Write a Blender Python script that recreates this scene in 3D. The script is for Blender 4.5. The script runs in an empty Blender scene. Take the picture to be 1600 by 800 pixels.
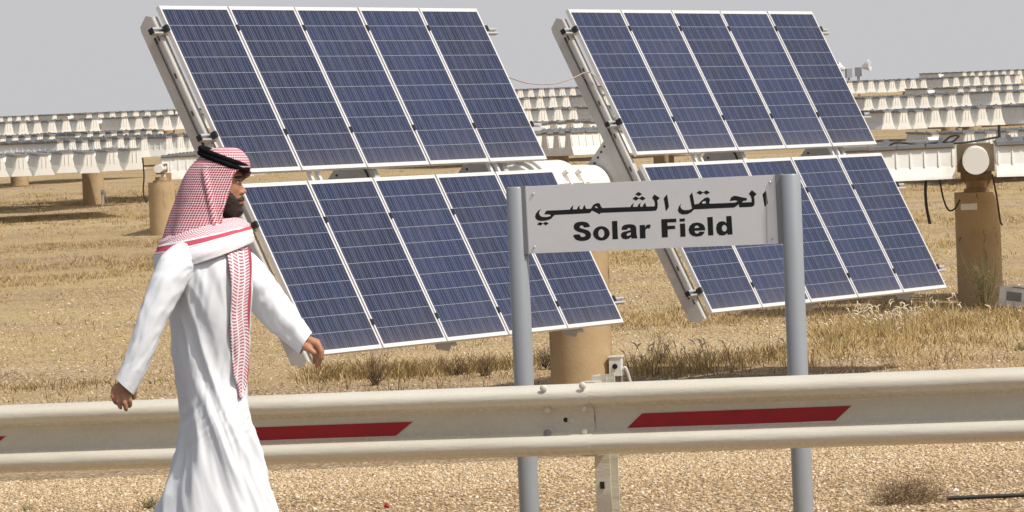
import bpy, math, random
import numpy as np
from mathutils import Vector, Matrix, noise
from mathutils.geometry import tessellate_polygon

S = bpy.context.scene
COL = S.collection
random.seed(7)
RNG = np.random.default_rng(7)
PI = math.pi

# ------------------------------------------------------------------ camera
F = 6800.0                       # focal length in pixels of the 1600 px wide photograph
YH = 147.0                       # height of the horizon in the middle of the photograph
ROLL = 0.042
HC = 1.95                        # camera height over the road
up_c = -np.array([ROLL, 1.0, (400 - YH) / F]); up_c /= np.linalg.norm(up_c)
fw_c = np.array([0, 0, 1.0]) - up_c * up_c[2]; fw_c /= np.linalg.norm(fw_c)
rt_c = np.cross(fw_c, up_c)
if rt_c[0] < 0: rt_c = -rt_c
C2W = np.array([rt_c, fw_c, up_c])           # camera (x right, y down, z forward) -> world
CAM = np.array([0.0, 0.0, HC])

def at(px, py, Z):
    v = np.array([(px - 800) / F * Z, (py - 400) / F * Z, Z])
    return CAM + C2W @ v

def on_plane(px, py, p0, n):
    d = C2W @ np.array([(px - 800) / F, (py - 400) / F, 1.0])
    t = np.dot(np.array(p0) - CAM, n) / np.dot(d, n)
    return CAM + d * t

cd = bpy.data.cameras.new("camera"); cam = bpy.data.objects.new("camera", cd); COL.objects.link(cam)
cd.sensor_width = 36; cd.lens = F * 36 / 1600; cd.clip_start = 0.5; cd.clip_end = 20000
m3 = np.array([C2W[:, 0], -C2W[:, 1], -C2W[:, 2]]).T
M = Matrix([list(m3[0]), list(m3[1]), list(m3[2])]).to_4x4(); M.translation = Vector(CAM)
cam.matrix_world = M
S.camera = cam

# ------------------------------------------------------------------ light
SUN_AZ = math.radians(52)        # to the right of the direction that points back over the camera
SUN_EL = math.radians(55)
sdir = Vector((math.sin(SUN_AZ) * math.cos(SUN_EL), -math.cos(SUN_AZ) * math.cos(SUN_EL), math.sin(SUN_EL)))
sl = bpy.data.lights.new("sun", 'SUN'); sl.energy = 3.5; sl.angle = math.radians(1.2); sl.color = (1, .965, .90)
so = bpy.data.objects.new("sun", sl); COL.objects.link(so)
so.rotation_euler = sdir.to_track_quat('Z', 'Y').to_euler()
w = bpy.data.worlds.new("World"); S.world = w; w.use_nodes = True
nt = w.node_tree; bg = nt.nodes['Background']
sky = nt.nodes.new('ShaderNodeTexSky'); sky.sky_type = 'NISHITA'; sky.sun_disc = False
sky.sun_elevation = SUN_EL; sky.sun_rotation = math.atan2(sdir.x, sdir.y); sky.dust_density = 6; sky.air_density = 1.0
mx = nt.nodes.new('ShaderNodeMixRGB'); mx.inputs[0].default_value = 0.93
mx.inputs[2].default_value = (5.9, 5.9, 6.1, 1)
tcw = nt.nodes.new('ShaderNodeTexCoord'); spw = nt.nodes.new('ShaderNodeSeparateXYZ'); nt.links.new(tcw.outputs['Generated'], spw.inputs[0])
rpw = nt.nodes.new('ShaderNodeMapRange'); rpw.inputs[1].default_value = .03; rpw.inputs[2].default_value = .16; rpw.inputs[3].default_value = .95; rpw.inputs[4].default_value = .25
nt.links.new(spw.outputs[2], rpw.inputs[0]); nt.links.new(rpw.outputs[0], mx.inputs[0])   # dust haze thickest low in the sky
nt.links.new(sky.outputs[0], mx.inputs[1]); nt.links.new(mx.outputs[0], bg.inputs[0])
bg.inputs[1].default_value = 0.1
S.view_settings.view_transform = 'Standard'; S.view_settings.look = 'None'
S.view_settings.exposure = 0.0; S.view_settings.gamma = 1.0
S.cycles.max_bounces = 6; S.cycles.diffuse_bounces = 3; S.cycles.glossy_bounces = 3

# ------------------------------------------------------------------ helpers
def tag(o, label=None, cat=None, group=None, kind=None):
    if label: o['label'] = label
    if cat: o['category'] = cat
    if group: o['group'] = group
    if kind: o['kind'] = kind
    return o

def empty(name, loc=(0, 0, 0), rz=0.0):
    o = bpy.data.objects.new(name, None); COL.objects.link(o)
    o.empty_display_size = 0.2
    o.location = Vector(loc); o.rotation_euler = (0, 0, rz)
    return o

class MB:
    def __init__(s): s.v = []; s.f = []; s.m = []; s.uv = []; s.smooth = []
    def add(s, verts, faces, mi=0, uvs=None, smooth=False):
        o = len(s.v); s.v += [tuple(map(float, p)) for p in verts]
        for i, f in enumerate(faces):
            s.f.append([o + k for k in f]); s.m.append(mi); s.smooth.append(smooth)
            s.uv.append(uvs[i] if uvs is not None else [(0, 0)] * len(f))
    def box(s, c, d, mi=0, R=None):
        hx, hy, hz = d[0] / 2, d[1] / 2, d[2] / 2
        P = [np.array((x * hx, y * hy, z * hz)) for x in (-1, 1) for y in (-1, 1) for z in (-1, 1)]
        if R is not None: P = [R @ p for p in P]
        P = [p + np.array(c) for p in P]
        s.add(P, [(0, 1, 3, 2), (4, 6, 7, 5), (0, 4, 5, 1), (2, 3, 7, 6), (0, 2, 6, 4), (1, 5, 7, 3)], mi)
    def tube(s, pts, rad, n=10, mi=0, cap=True, smooth=True):
        pts = [np.array(p, float) for p in pts]
        if not hasattr(rad, '__len__'): rad = [rad] * len(pts)
        rings = []; up = None
        for i, p in enumerate(pts):
            t = pts[min(i + 1, len(pts) - 1)] - pts[max(i - 1, 0)]; t /= (np.linalg.norm(t) + 1e-12)
            if up is None:
                up = np.array([0, 0, 1.0]) if abs(t[2]) < .9 else np.array([1.0, 0, 0])
            a = np.cross(up, t); a /= np.linalg.norm(a) + 1e-12; b = np.cross(t, a); up = b
            rings.append([p + rad[i] * (math.cos(2 * PI * k / n) * a + math.sin(2 * PI * k / n) * b) for k in range(n)])
        V = [q for r in rings for q in r]; Fc = []
        for i in range(len(pts) - 1):
            for k in range(n):
                k2 = (k + 1) % n
                Fc.append((i * n + k, i * n + k2, (i + 1) * n + k2, (i + 1) * n + k))
        s.add(V, Fc, mi, None, smooth)
        if cap:
            s.add(rings[0], [tuple(range(n))[::-1]], mi); s.add(rings[-1], [tuple(range(n))], mi)
    def grid(s, G, mi=0, closed=False, uv=None, smooth=True):
        nr = len(G); nc = len(G[0]); V = [p for r in G for p in r]; Fc = []; U = []
        for i in range(nr - 1):
            for k in range(nc if closed else nc - 1):
                k2 = (k + 1) % nc
                Fc.append((i * nc + k, i * nc + k2, (i + 1) * nc + k2, (i + 1) * nc + k))
                if uv is not None:
                    U.append([uv[i][k], uv[i][k + 1], uv[i + 1][k + 1], uv[i + 1][k]])
        s.add(V, Fc, mi, U if uv is not None else None, smooth)
    def poly(s, outer, holes=(), mi=0):
        lists = [[Vector(p) for p in outer]] + [[Vector(p) for p in h] for h in holes]
        V = [tuple(p) for l in lists for p in l]
        s.add(V, [tuple(t) for t in tessellate_polygon(lists)], mi)
    def build(s, name, mats, parent=None, kind=None):
        me = bpy.data.meshes.new(name)
        me.from_pydata(s.v, [], s.f)
        if not isinstance(mats, (list, tuple)): mats = [mats]
        for m in mats: me.materials.append(m)
        me.polygons.foreach_set('material_index', s.m)
        me.polygons.foreach_set('use_smooth', s.smooth)
        ul = me.uv_layers.new(name='UVMap')
        ul.data.foreach_set('uv', [c for f in s.uv for p in f for c in p])
        me.update()
        o = bpy.data.objects.new(name, me); COL.objects.link(o)
        if parent is not None: o.parent = parent
        if kind: o['kind'] = kind
        return o

def copy_tree(o, parent=None):
    c = o.copy(); COL.objects.link(c)
    if parent is not None: c.parent = parent
    for ch in list(o.children): copy_tree(ch, c)
    return c

def catmull(P, n=6, closed=True):
    P = [np.array(p, float) for p in P]; N = len(P); out = []
    rng = range(N) if closed else range(N - 1)
    for i in rng:
        p1 = P[i]; p2 = P[(i + 1) % N]
        p0 = P[i - 1] if (closed or i > 0) else 2 * p1 - p2
        p3 = P[(i + 2) % N] if (closed or i + 2 < N) else 2 * p2 - p1
        for k in range(n):
            t = k / n
            out.append(.5 * ((2 * p1) + (-p0 + p2) * t + (2 * p0 - 5 * p1 + 4 * p2 - p3) * t * t + (-p0 + 3 * p1 - 3 * p2 + p3) * t ** 3))
    if not closed: out.append(P[-1])
    return out

def interp(tab, x):
    xs = [r[0] for r in tab]
    return [float(np.interp(x, xs, [r[k] for r in tab])) for k in range(1, len(tab[0]))]

def smooth_tab(tab, n=8):
    return [tuple(p) for p in catmull(tab, n, closed=False)]

# ------------------------------------------------------------------ materials
def mat(name, col, rough=.6, metal=0.0, spec=.5):
    m = bpy.data.materials.new(name); m.use_nodes = True
    b = m.node_tree.nodes['Principled BSDF']
    b.inputs['Base Color'].default_value = (*col, 1); b.inputs['Roughness'].default_value = rough
    b.inputs['Metallic'].default_value = metal; b.inputs['Specular IOR Level'].default_value = spec
    return m

def nn(m, t, **kw):
    n = m.node_tree.nodes.new(t)
    for k, v in kw.items(): setattr(n, k, v)
    return n

def lk(m, a, b): m.node_tree.links.new(a, b)

def mathn(m, op, a, b=None, c=None):
    n = nn(m, 'ShaderNodeMath', operation=op)
    for i, x in enumerate((a, b, c)):
        if x is None: continue
        if isinstance(x, (int, float)): n.inputs[i].default_value = x
        else: lk(m, x, n.inputs[i])
    return n.outputs[0]

def ramp(m, fac, stops, interp='LINEAR'):
    r = nn(m, 'ShaderNodeValToRGB'); r.color_ramp.interpolation = interp
    while len(r.color_ramp.elements) < len(stops): r.color_ramp.elements.new(.5)
    for e, (p, c) in zip(r.color_ramp.elements, stops):
        e.position = p; e.color = (*c, 1)
    lk(m, fac, r.inputs[0]); return r.outputs[0]

def mix(m, fac, a, b, mode='MIX'):
    n = nn(m, 'ShaderNodeMixRGB', blend_type=mode)
    for i, x in enumerate((fac, a, b)):
        if isinstance(x, (int, float)): n.inputs[i].default_value = x
        elif isinstance(x, tuple): n.inputs[i].default_value = (*x, 1)
        else: lk(m, x, n.inputs[i])
    return n.outputs[0]

def noi(m, scale, detail=4, rough=.6, coord=None, vec_scale=None, dist=0):
    if coord is None:
        coord = nn(m, 'ShaderNodeTexCoord').outputs['Object']
    if vec_scale:
        mp = nn(m, 'ShaderNodeMapping'); mp.inputs['Scale'].default_value = vec_scale
        lk(m, coord, mp.inputs[0]); coord = mp.outputs[0]
    n = nn(m, 'ShaderNodeTexNoise'); n.inputs['Scale'].default_value = scale
    n.inputs['Detail'].default_value = detail; n.inputs['Roughness'].default_value = rough
    n.inputs['Distortion'].default_value = dist
    lk(m, coord, n.inputs['Vector']); return n.outputs['Fac']

def bsdf(m): return m.node_tree.nodes['Principled BSDF']

def bump(m, h, dist, strength=1.0):
    b = nn(m, 'ShaderNodeBump'); b.inputs['Distance'].default_value = dist; b.inputs['Strength'].default_value = strength
    lk(m, h, b.inputs['Height']); lk(m, b.outputs[0], bsdf(m).inputs['Normal'])

def dirty(name, col, dark, rough=.5, scale=3, lo=.45, hi=.75, vec=None, metal=0, bumpd=0):
    m = mat(name, col, rough, metal)
    n = noi(m, scale, 6, .65, vec_scale=vec)
    c = ramp(m, n, [(lo, col), (hi, dark)])
    lk(m, c, bsdf(m).inputs['Base Color'])
    if bumpd: bump(m, n, bumpd)
    return m

M_WHITE = dirty('white painted steel', (.80, .79, .74), (.62, .57, .47), .45, 2.5, .5, .85)
M_TROUGH = dirty('weathered white housing', (.78, .77, .72), (.62, .57, .47), .55, 1.6, .5, .8)
M_SINK = dirty('grey finned heat sink', (.23, .24, .25), (.16, .165, .17), .5, 4)
M_TAN = dirty('rusty tan seam', (.42, .30, .17), (.30, .2, .1), .8, 6)
M_RUST = dirty('dusty brown steel', (.20, .14, .085), (.12, .08, .045), .7, 5)
M_GREYPAINT = dirty('grey galvanised rib', (.56, .555, .54), (.44, .42, .39), .5, 4, .4, .8)
M_ALU = mat('aluminium frame', (.80, .80, .79), .35, 0.25)
M_ALUSIDE = mat('aluminium rail', (.72, .72, .72), .3, .5)
M_BLACK = mat('black rubber', (.012, .012, .013), .5)
M_HOLE = mat('dark opening and lap shadow', (.02, .018, .015), .8)
M_CABLE = mat('dark cable', (.03, .025, .022), .6)
M_REDCABLE = mat('faded red cable', (.42, .33, .29), .6)
M_POST = dirty('grey sign post paint', (.30, .325, .355), (.24, .255, .27), .38, 5, .4, .85, vec=(1, 1, .15))
M_SIGN = dirty('pale grey sign sheet', (.86, .87, .89), (.78, .78, .78), .4, 2.5, .5, .9)
M_INK = mat('black lettering film', (.008, .008, .01), .45)
M_BOX = dirty('white plastic box', (.8, .8, .77), (.6, .57, .5), .4, 8)
M_GLASSY = mat('lamp glass', (.7, .72, .74), .15, .3)

# column: tan painted concrete
M_COLUMN = mat('tan concrete column', (.45, .31, .16), .8)
n1 = noi(M_COLUMN, 2.2, 8, .6); n2 = noi(M_COLUMN, 30, 3, .6)
c = ramp(M_COLUMN, n1, [(.3, (.54, .40, .235)), (.55, (.47, .34, .19)), (.8, (.36, .25, .135))])
c = mix(M_COLUMN, mathn(M_COLUMN, 'MULTIPLY', n2, .25), c, (.25, .16, .08))
tc = nn(M_COLUMN, 'ShaderNodeTexCoord').outputs['Object']
wv = nn(M_COLUMN, 'ShaderNodeTexVoronoi', feature='DISTANCE_TO_EDGE'); wv.inputs['Scale'].default_value = 1.6
mp = nn(M_COLUMN, 'ShaderNodeMapping'); mp.inputs['Scale'].default_value = (1.6, 1.6, .45)
nz = nn(M_COLUMN, 'ShaderNodeTexNoise'); nz.inputs['Scale'].default_value = 6
lk(M_COLUMN, tc, nz.inputs['Vector'])
va = nn(M_COLUMN, 'ShaderNodeVectorMath', operation='MULTIPLY_ADD'); va.inputs[1].default_value = (.12, .12, .12)
lk(M_COLUMN, nz.outputs['Color'], va.inputs[0]); lk(M_COLUMN, tc, va.inputs[2]); lk(M_COLUMN, va.outputs[0], mp.inputs[0])
lk(M_COLUMN, mp.outputs[0], wv.inputs['Vector'])
crack = mathn(M_COLUMN, 'LESS_THAN', wv.outputs['Distance'], .008)
crack = mathn(M_COLUMN, 'MULTIPLY', crack, mathn(M_COLUMN, 'GREATER_THAN', n1, .54))
c = mix(M_COLUMN, crack, c, (.10, .05, .02))
lk(M_COLUMN, c, bsdf(M_COLUMN).inputs['Base Color']); bump(M_COLUMN, n2, .003)

# solar cells: 6 x 10 blue polycrystalline cells, UV 0..1 over the glass
def cell_material():
    m = mat('blue polycrystalline cells', (.03, .04, .1), .18)
    uv = nn(m, 'ShaderNodeTexCoord').outputs['UV']
    sp = nn(m, 'ShaderNodeSeparateXYZ'); lk(m, uv, sp.inputs[0])
    U = mathn(m, 'MULTIPLY', sp.outputs[0], 6.0); V = mathn(m, 'MULTIPLY', sp.outputs[1], 10.0)
    fu = mathn(m, 'FRACT', U); fv = mathn(m, 'FRACT', V)
    def line(f, pos, hw):
        return mathn(m, 'LESS_THAN', mathn(m, 'ABSOLUTE', mathn(m, 'SUBTRACT', f, pos)), hw)
    gapu = mathn(m, 'MAXIMUM', line(fu, 0, .015), line(fu, 1, .015))
    gapv = mathn(m, 'MAXIMUM', line(fv, 0, .018), line(fv, 1, .018))
    gapv = mathn(m, 'MULTIPLY', gapv, line(sp.outputs[1], .5, .485))
    gapu = mathn(m, 'MULTIPLY', gapu, line(sp.outputs[0], .5, .47))
    bus = mathn(m, 'MAXIMUM', mathn(m, 'MAXIMUM', line(fu, .18, .013), line(fu, .5, .013)), line(fu, .82, .013))
    # crystal grain and cell to cell differences
    fl = nn(m, 'ShaderNodeCombineXYZ'); lk(m, mathn(m, 'FLOOR', U), fl.inputs[0]); lk(m, mathn(m, 'FLOOR', V), fl.inputs[1])
    oi = nn(m, 'ShaderNodeObjectInfo')
    ad = nn(m, 'ShaderNodeVectorMath', operation='ADD'); lk(m, fl.outputs[0], ad.inputs[0])
    cb = nn(m, 'ShaderNodeCombineXYZ'); lk(m, mathn(m, 'MULTIPLY', oi.outputs['Random'], 97.0), cb.inputs[2]); lk(m, cb.outputs[0], ad.inputs[1])
    wn = nn(m, 'ShaderNodeTexWhiteNoise'); lk(m, ad.outputs[0], wn.inputs['Vector'])
    vo = nn(m, 'ShaderNodeTexVoronoi'); vo.inputs['Scale'].default_value = 40; lk(m, nn(m, 'ShaderNodeTexCoord').outputs['Object'], vo.inputs['Vector'])
    sv = nn(m, 'ShaderNodeSeparateXYZ'); lk(m, vo.outputs['Color'], sv.inputs[0])
    f = mathn(m, 'ADD', mathn(m, 'MULTIPLY', wn.outputs['Value'], .45), mathn(m, 'MULTIPLY', sv.outputs[0], .3))
    f = mathn(m, 'ADD', f, mathn(m, 'MULTIPLY', mathn(m, 'SUBTRACT', oi.outputs['Random'], .5), .7))
    c = ramp(m, f, [(0, (.011, .018, .050)), (.4, (.015, .026, .075)), (.7, (.021, .031, .088)), (1, (.034, .036, .072))])
    c = mix(m, bus, c, (.15, .17, .235))
    c = mix(m, gapu, c, (.20, .22, .28))
    c = mix(m, gapv, c, (.22, .24, .28))
    dz = mathn(m, 'MULTIPLY', mathn(m, 'POWER', sp.outputs[1], 14.0), .14)     # dust gathered along the lower frame
    c = mix(m, dz, c, (.36, .30, .22))
    d = noi(m, 1.7, 7, .7)
    c = mix(m, ramp(m, d, [(.35, (.01,) * 3), (.8, (.09,) * 3)]), c, (.33, .27, .2))
    sp2 = noi(m, 14, 2, .5)
    c = mix(m, mathn(m, 'GREATER_THAN', sp2, .80), c, (.5, .45, .38))
    lk(m, c, bsdf(m).inputs['Base Color'])
    r = mathn(m, 'MULTIPLY_ADD', d, .3, .12); lk(m, r, bsdf(m).inputs['Roughness'])
    return m
M_CELL = cell_material()

# ground
def terrain(x, y):
    z = float(np.interp(y, [-400, 19.6, 22, 30, 43, 60, 100, 125, 165, 230, 500, 2000, 9000],
                        [0, 0, -.04, -.5, -1.2, -1.15, -.95, -.6, -.25, -.05, -.4, -2.0, -8]))
    if y > 22:
        k = min(1, (y - 22) / 20)
        z += k * .05 * (noise.noise(Vector((x * .12, y * .1, 3))) + .5 * noise.noise(Vector((x * .5, y * .4, 8))))
    return z

def ground_material():
    m = mat('stony desert ground', (.45, .33, .2), .95, spec=.15)
    g = nn(m, 'ShaderNodeNewGeometry').outputs['Position']
    sep = nn(m, 'ShaderNodeSeparateXYZ'); lk(m, g, sep.inputs[0])
    Y = sep.outputs[1]
    v1 = nn(m, 'ShaderNodeTexVoronoi'); v1.inputs['Scale'].default_value = 24; lk(m, g, v1.inputs['Vector'])
    s1 = nn(m, 'ShaderNodeSeparateXYZ'); lk(m, v1.outputs['Color'], s1.inputs[0])
    stone = ramp(m, s1.outputs[0], [(0, (.20, .13, .065)), (.3, (.42, .29, .16)), (.65, (.53, .39, .23)), (1, (.74, .65, .50))])
    v2 = nn(m, 'ShaderNodeTexVoronoi'); v2.inputs['Scale'].default_value = 13; lk(m, g, v2.inputs['Vector'])
    s2 = nn(m, 'ShaderNodeSeparateXYZ'); lk(m, v2.outputs['Color'], s2.inputs[0])
    st2 = ramp(m, s2.outputs[0], [(0, (.26, .17, .085)), (.3, (.50, .37, .215)), (.7, (.65, .51, .32)), (1, (.82, .73, .56))])
    crevice_shade = (.17, .105, .055)  # shade in the crevices between stones, painted into the colour
    stone = mix(m, ramp(m, v1.outputs['Distance'], [(.42, (0,) * 3), (.62, (.85,) * 3)]), stone, crevice_shade)
    st2 = mix(m, ramp(m, v2.outputs['Distance'], [(.40, (0,) * 3), (.60, (.8,) * 3)]), st2, crevice_shade)
    far = mathn(m, 'MULTIPLY_ADD', Y, 1 / 40, -.6); far = mathn(m, 'MINIMUM', mathn(m, 'MAXIMUM', far, 0), .75)
    c = mix(m, far, stone, st2)
    # sandy base tone and earth patches
    n1 = noi(m, .35, 8, .6, coord=g, vec_scale=(.6, 1.2, 1))
    c = mix(m, ramp(m, n1, [(.4, (0,) * 3), (.62, (.55,) * 3)]), c, (.48, .34, .20))
    n2 = noi(m, 1.3, 6, .7, coord=g)
    c = mix(m, ramp(m, n2, [(.45, (0,) * 3), (.75, (.4,) * 3)]), c, (.64, .50, .315))
    n5 = noi(m, 1.0, 5, .6, coord=g, vec_scale=(.05, .22, 1))
    c = mix(m, ramp(m, n5, [(.50, (0,) * 3), (.60, (.45,) * 3)]), c, (.38, .25, .135))
    c = mix(m, ramp(m, n5, [(.36, (.5,) * 3), (.46, (0,) * 3)]), c, (.63, .49, .31))
    # dry grass streaks that run along the field
    n3 = noi(m, .5, 8, .7, coord=g, vec_scale=(.16, .55, 1))
    gmask = ramp(m, n3, [(.44, (0,) * 3), (.58, (1,) * 3)])
    gate = mathn(m, 'MINIMUM', mathn(m, 'MAXIMUM', mathn(m, 'MULTIPLY_ADD', Y, 1 / 18, -2.3), 0), .8)
    n4 = noi(m, 9, 5, .8, coord=g)
    gcol = ramp(m, n4, [(.32, (.24, .165, .075)), (.5, (.52, .39, .19)), (.72, (.72, .58, .32))])
    c = mix(m, mathn(m, 'MULTIPLY', gmask, gate), c, gcol)
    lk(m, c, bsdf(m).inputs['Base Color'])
    h = mathn(m, 'ADD', mathn(m, 'MULTIPLY', v1.outputs['Distance'], -1.0), mathn(m, 'MULTIPLY', v2.outputs['Distance'], -.8))
    bump(m, h, .05, .9)
    return m
M_GROUND = ground_material()

def sheet(name, xs, ys, zf, m):
    b = MB(); b.grid([[(x, y, zf(x, y)) for x in xs] for y in ys]); o = b.build(name, m, kind='structure'); return o

xs = sorted(set([-6000, -3000, -1200, -500, -200, -100, -60, -40] + list(np.arange(-30, 30.1, .6).round(2)) + [40, 60, 100, 200, 500, 1200, 3000, 6000]))
ys = sorted(set([19.3, 19.8] + list(np.arange(20, 80, .5)) + list(np.arange(80, 240, 4)) + [260, 300, 400, 500, 800, 1300, 2000, 4000, 9000]))
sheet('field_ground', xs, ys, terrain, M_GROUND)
M_SHOULDER = M_GROUND
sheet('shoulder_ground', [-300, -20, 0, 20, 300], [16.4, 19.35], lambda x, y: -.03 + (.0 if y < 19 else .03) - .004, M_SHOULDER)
M_ASPH = dirty('dusty asphalt', (.085, .075, .062), (.16, .13, .095), .9, 60, .4, .8)
sheet('road', [-300, 300], [-60, 16.4], lambda x, y: 0.0, M_ASPH)
b = MB(); b.box((0, 13.0, .003), (600, .12, .004)); b.build('road_edge_line', M_WHITE, kind='structure')

# ------------------------------------------------------------------ PV tracker (pose fitted to the photograph)
Rf = np.array([[0.5409458300905507, 0.4118900665452737, -0.7332967898392311],
               [-0.04286871409598081, 0.8842443439347348, 0.46505291480763034],
               [0.839964214868079, -0.22013294460540425, 0.49598548813438836]])
Tf = np.array([-3.06450236, -2.17195536, 37.75644970954389])
RW = C2W @ Rf; TW = CAM + C2W @ Tf            # module coordinates (u right, v down the slope, w behind) -> world
MW, MH, GW, GU, GV = .99, 1.65, .02, 1.668, .108
WW = 5 * MW + 4 * GW
PVM = Matrix([[RW[0][0], RW[0][1], RW[0][2], TW[0]], [RW[1][0], RW[1][1], RW[1][2], TW[1]], [RW[2][0], RW[2][1], RW[2][2], TW[2]], [0, 0, 0, 1]])
tube_u, tube_v, tube_w = WW + GU / 2, MH + GV / 2, .62
tube_c = RW @ np.array([tube_u, tube_v, tube_w]) + TW
base_c = at(905, 560, 43.0); bx, by = base_c[0], base_c[1]
# column stands under the tube
q_ = at(905, 480, 43.2); bx, by = q_[0], q_[1]
gz = terrain(bx, by) - .05
pv = empty('solar_tracker', (bx, by, gz))
tag(pv, 'large tilted tracker with two wings of blue solar panels on a tan column', 'solar tracker')
LOC = Matrix.Translation((-bx, -by, -gz)) @ PVM       # module coordinates in the frame of the tracker's empty

def cyl(b, r, z0, z1, n=40, mi=0, taper=1.0, x=0, y=0):
    b.tube([(x, y, z0), (x, y, z1)], [r, r * taper], n, mi)

b = MB(); colh = tube_c[2] - gz
cyl(b, .31, 0, colh - .55, 48); b.build('column', M_COLUMN, pv)
b = MB(); cyl(b, .17, colh - .55, colh - .2, 24); b.box((0, 0, colh - .5), (.5, .5, .04)); b.build('drive_neck', M_WHITE, pv)
# torque tube with flanges and latches
def pvpart(b, name, mats, parent=pv):
    o = b.build(name, mats, parent)
    if parent is pv: o.matrix_local = LOC
    return o
b = MB(); r0 = .30
b.tube([(.35, tube_v, tube_w), (tube_u - .40, tube_v, tube_w)], .17, 40)
b.tube([(tube_u - .62, tube_v, tube_w), (tube_u - .56, tube_v, tube_w), (tube_u + .16, tube_v, tube_w), (tube_u + .30, tube_v, tube_w), (tube_u + .78, tube_v, tube_w)], [.27, .31, .31, .25, .25], 48)
b.tube([(tube_u + .78, tube_v, tube_w), (2 * WW + GU - .3, tube_v, tube_w)], .17, 40)
pvpart(b, 'torque_tube', M_WHITE)
b = MB()
for du, rr in ((-.60, .325), (-.50, .34)):
    b.tube([(tube_u + du, tube_v, tube_w), (tube_u + du + .035, tube_v, tube_w)], rr, 48)
pvpart(b, 'flange_ring', M_GREYPAINT)
b = MB()
for du in (-.12, .12):
    b.box((tube_u + du, tube_v + .05, tube_w - .325), (.03, .18, .05)); b.box((tube_u + du, tube_v - .04, tube_w - .345), (.05, .03, .05))
b.box((tube_u - .05, tube_v + .07, tube_w - .32), (.62, .02, .03)); b.box((tube_u - .05, tube_v + .12, tube_w - .31), (.62, .02, .03))
pvpart(b, 'latch_bar', M_WHITE)

def make_module():
    b = MB(); t = .04; e = .022; e2 = .036
    # frame: long sides narrow, short sides wider
    b.box((e / 2, MH / 2, t / 2), (e, MH, t)); b.box((MW - e / 2, MH / 2, t / 2), (e, MH, t))
    b.box((MW / 2, e2 / 2, t / 2), (MW - 2 * e, e2, t)); b.box((MW / 2, MH - e2 / 2, t / 2), (MW - 2 * e, e2, t))
    o = b.build('solar_panel', M_ALU, pv)
    g = MB(); z = .004
    g.add([(e, e2, z), (MW - e, e2, z), (MW - e, MH - e2, z), (e, MH - e2, z)], [(0, 1, 2, 3)], 0, [[(0, 0), (1, 0), (1, 1), (0, 1)]])
    g.add([(e, e2, t - .01), (MW - e, e2, t - .01), (MW - e, MH - e2, t - .01), (e, MH - e2, t - .01)], [(3, 2, 1, 0)], 1)
    c = g.build('cell_sheet', [M_CELL, M_WHITE], o)
    return o
mod0 = make_module(); first = True
for wing in (0, 1):
    for row in (0, 1):
        for i in range(5):
            o = mod0 if first else copy_tree(mod0, pv); first = False
            u = wing * (WW + GU) + i * (MW + GW); v = row * (MH + GV)
            o.matrix_local = LOC @ Matrix.Translation((u, v, random.uniform(-.002, .002)))
# mounting rails: two lipped channels per row of modules, sticking out both ends
RAILV = ((.22, 1.27), (.39, 1.40))
for wing in (0, 1):
    for row in (0, 1):
        for rv in RAILV[row]:
            u0 = wing * (WW + GU) - .17; u1 = wing * (WW + GU) + WW + .27; v = row * (MH + GV) + rv
            b = MB(); uc = (u0 + u1) / 2; L = u1 - u0
            b.box((uc, v - .022, .06), (L, .016, .034)); b.box((uc, v + .022, .06), (L, .016, .034)); b.box((uc, v, .083), (L, .06, .010))
            pvpart(b, 'mounting_rail', M_ALUSIDE)
            for k in range(6):
                u = wing * (WW + GU) + k * (MW + GW) - GW / 2
                b = MB(); b.box((u + (-.012 if k == 0 else .004 if k == 5 else 0), v, .012), (.034 if k in (0, 5) else .03, .055, .05))
                pvpart(b, 'panel_clamp', M_BLACK)
            b = MB(); b.box((u0 - .008, v, .063), (.012, .05, .05)); pvpart(b, 'rail_end_cap', M_BLACK)
# ribs: deep folded channels running down the slope
def rib(u, wide=.05):
    b = MB(); v0, v1 = .06, 2 * MH + GV + .02; w0, w1 = .095, .25
    # web with tapered ends
    P = [(v0, w0), (v1 - .02, w0), (v1 + .02, w0 + .06), (v1 - .06, w1), (v0 + .02, w1), (v0 - .04, w0 + .05)]
    for du in (0, .006):
        pass
    V = [(u, p[0], p[1]) for p in P] + [(u + .008, p[0], p[1]) for p in P]
    n = len(P)
    b.add(V, [tuple(range(n)), tuple(range(2 * n - 1, n - 1, -1))] + [(i, i + n, (i + 1) % n + n, (i + 1) % n) for i in range(n)])
    vc = (v0 + v1) / 2
    b.box((u + .035, vc, w1 + .004), (.07, v1 - v0 - .1, .008)); b.box((u + .04, vc, w0 - .003), (.07, v1 - v0, .008))
    b.box((u + .072, vc, w0 + .05), (.006, v1 - v0 - .1, .10))
    o = pvpart(b, 'rib', M_GREYPAINT)
    n = 9
    for k in range(n):
        v = v0 + .2 + k * (v1 - v0 - .4) / (n - 1)
        h = MB(); h.box((u - .0015, v, w0 + .022), (.003, .05, .012)); h.build('slot_hole', M_HOLE, o)
    c = MB(); c.tube([(u - .008, v0 + .18, .15), (u - .01, v0 + .8, .145), (u - .008, v1 - 1.4, .15), (u - .008, v1 - .25, .148)], .009, 6)
    c.build('cable', M_CABLE, o)
    return o
for wing in (0, 1):
    for u in (-.035, 2.2, 4.35): rib(wing * (WW + GU) + u)
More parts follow.
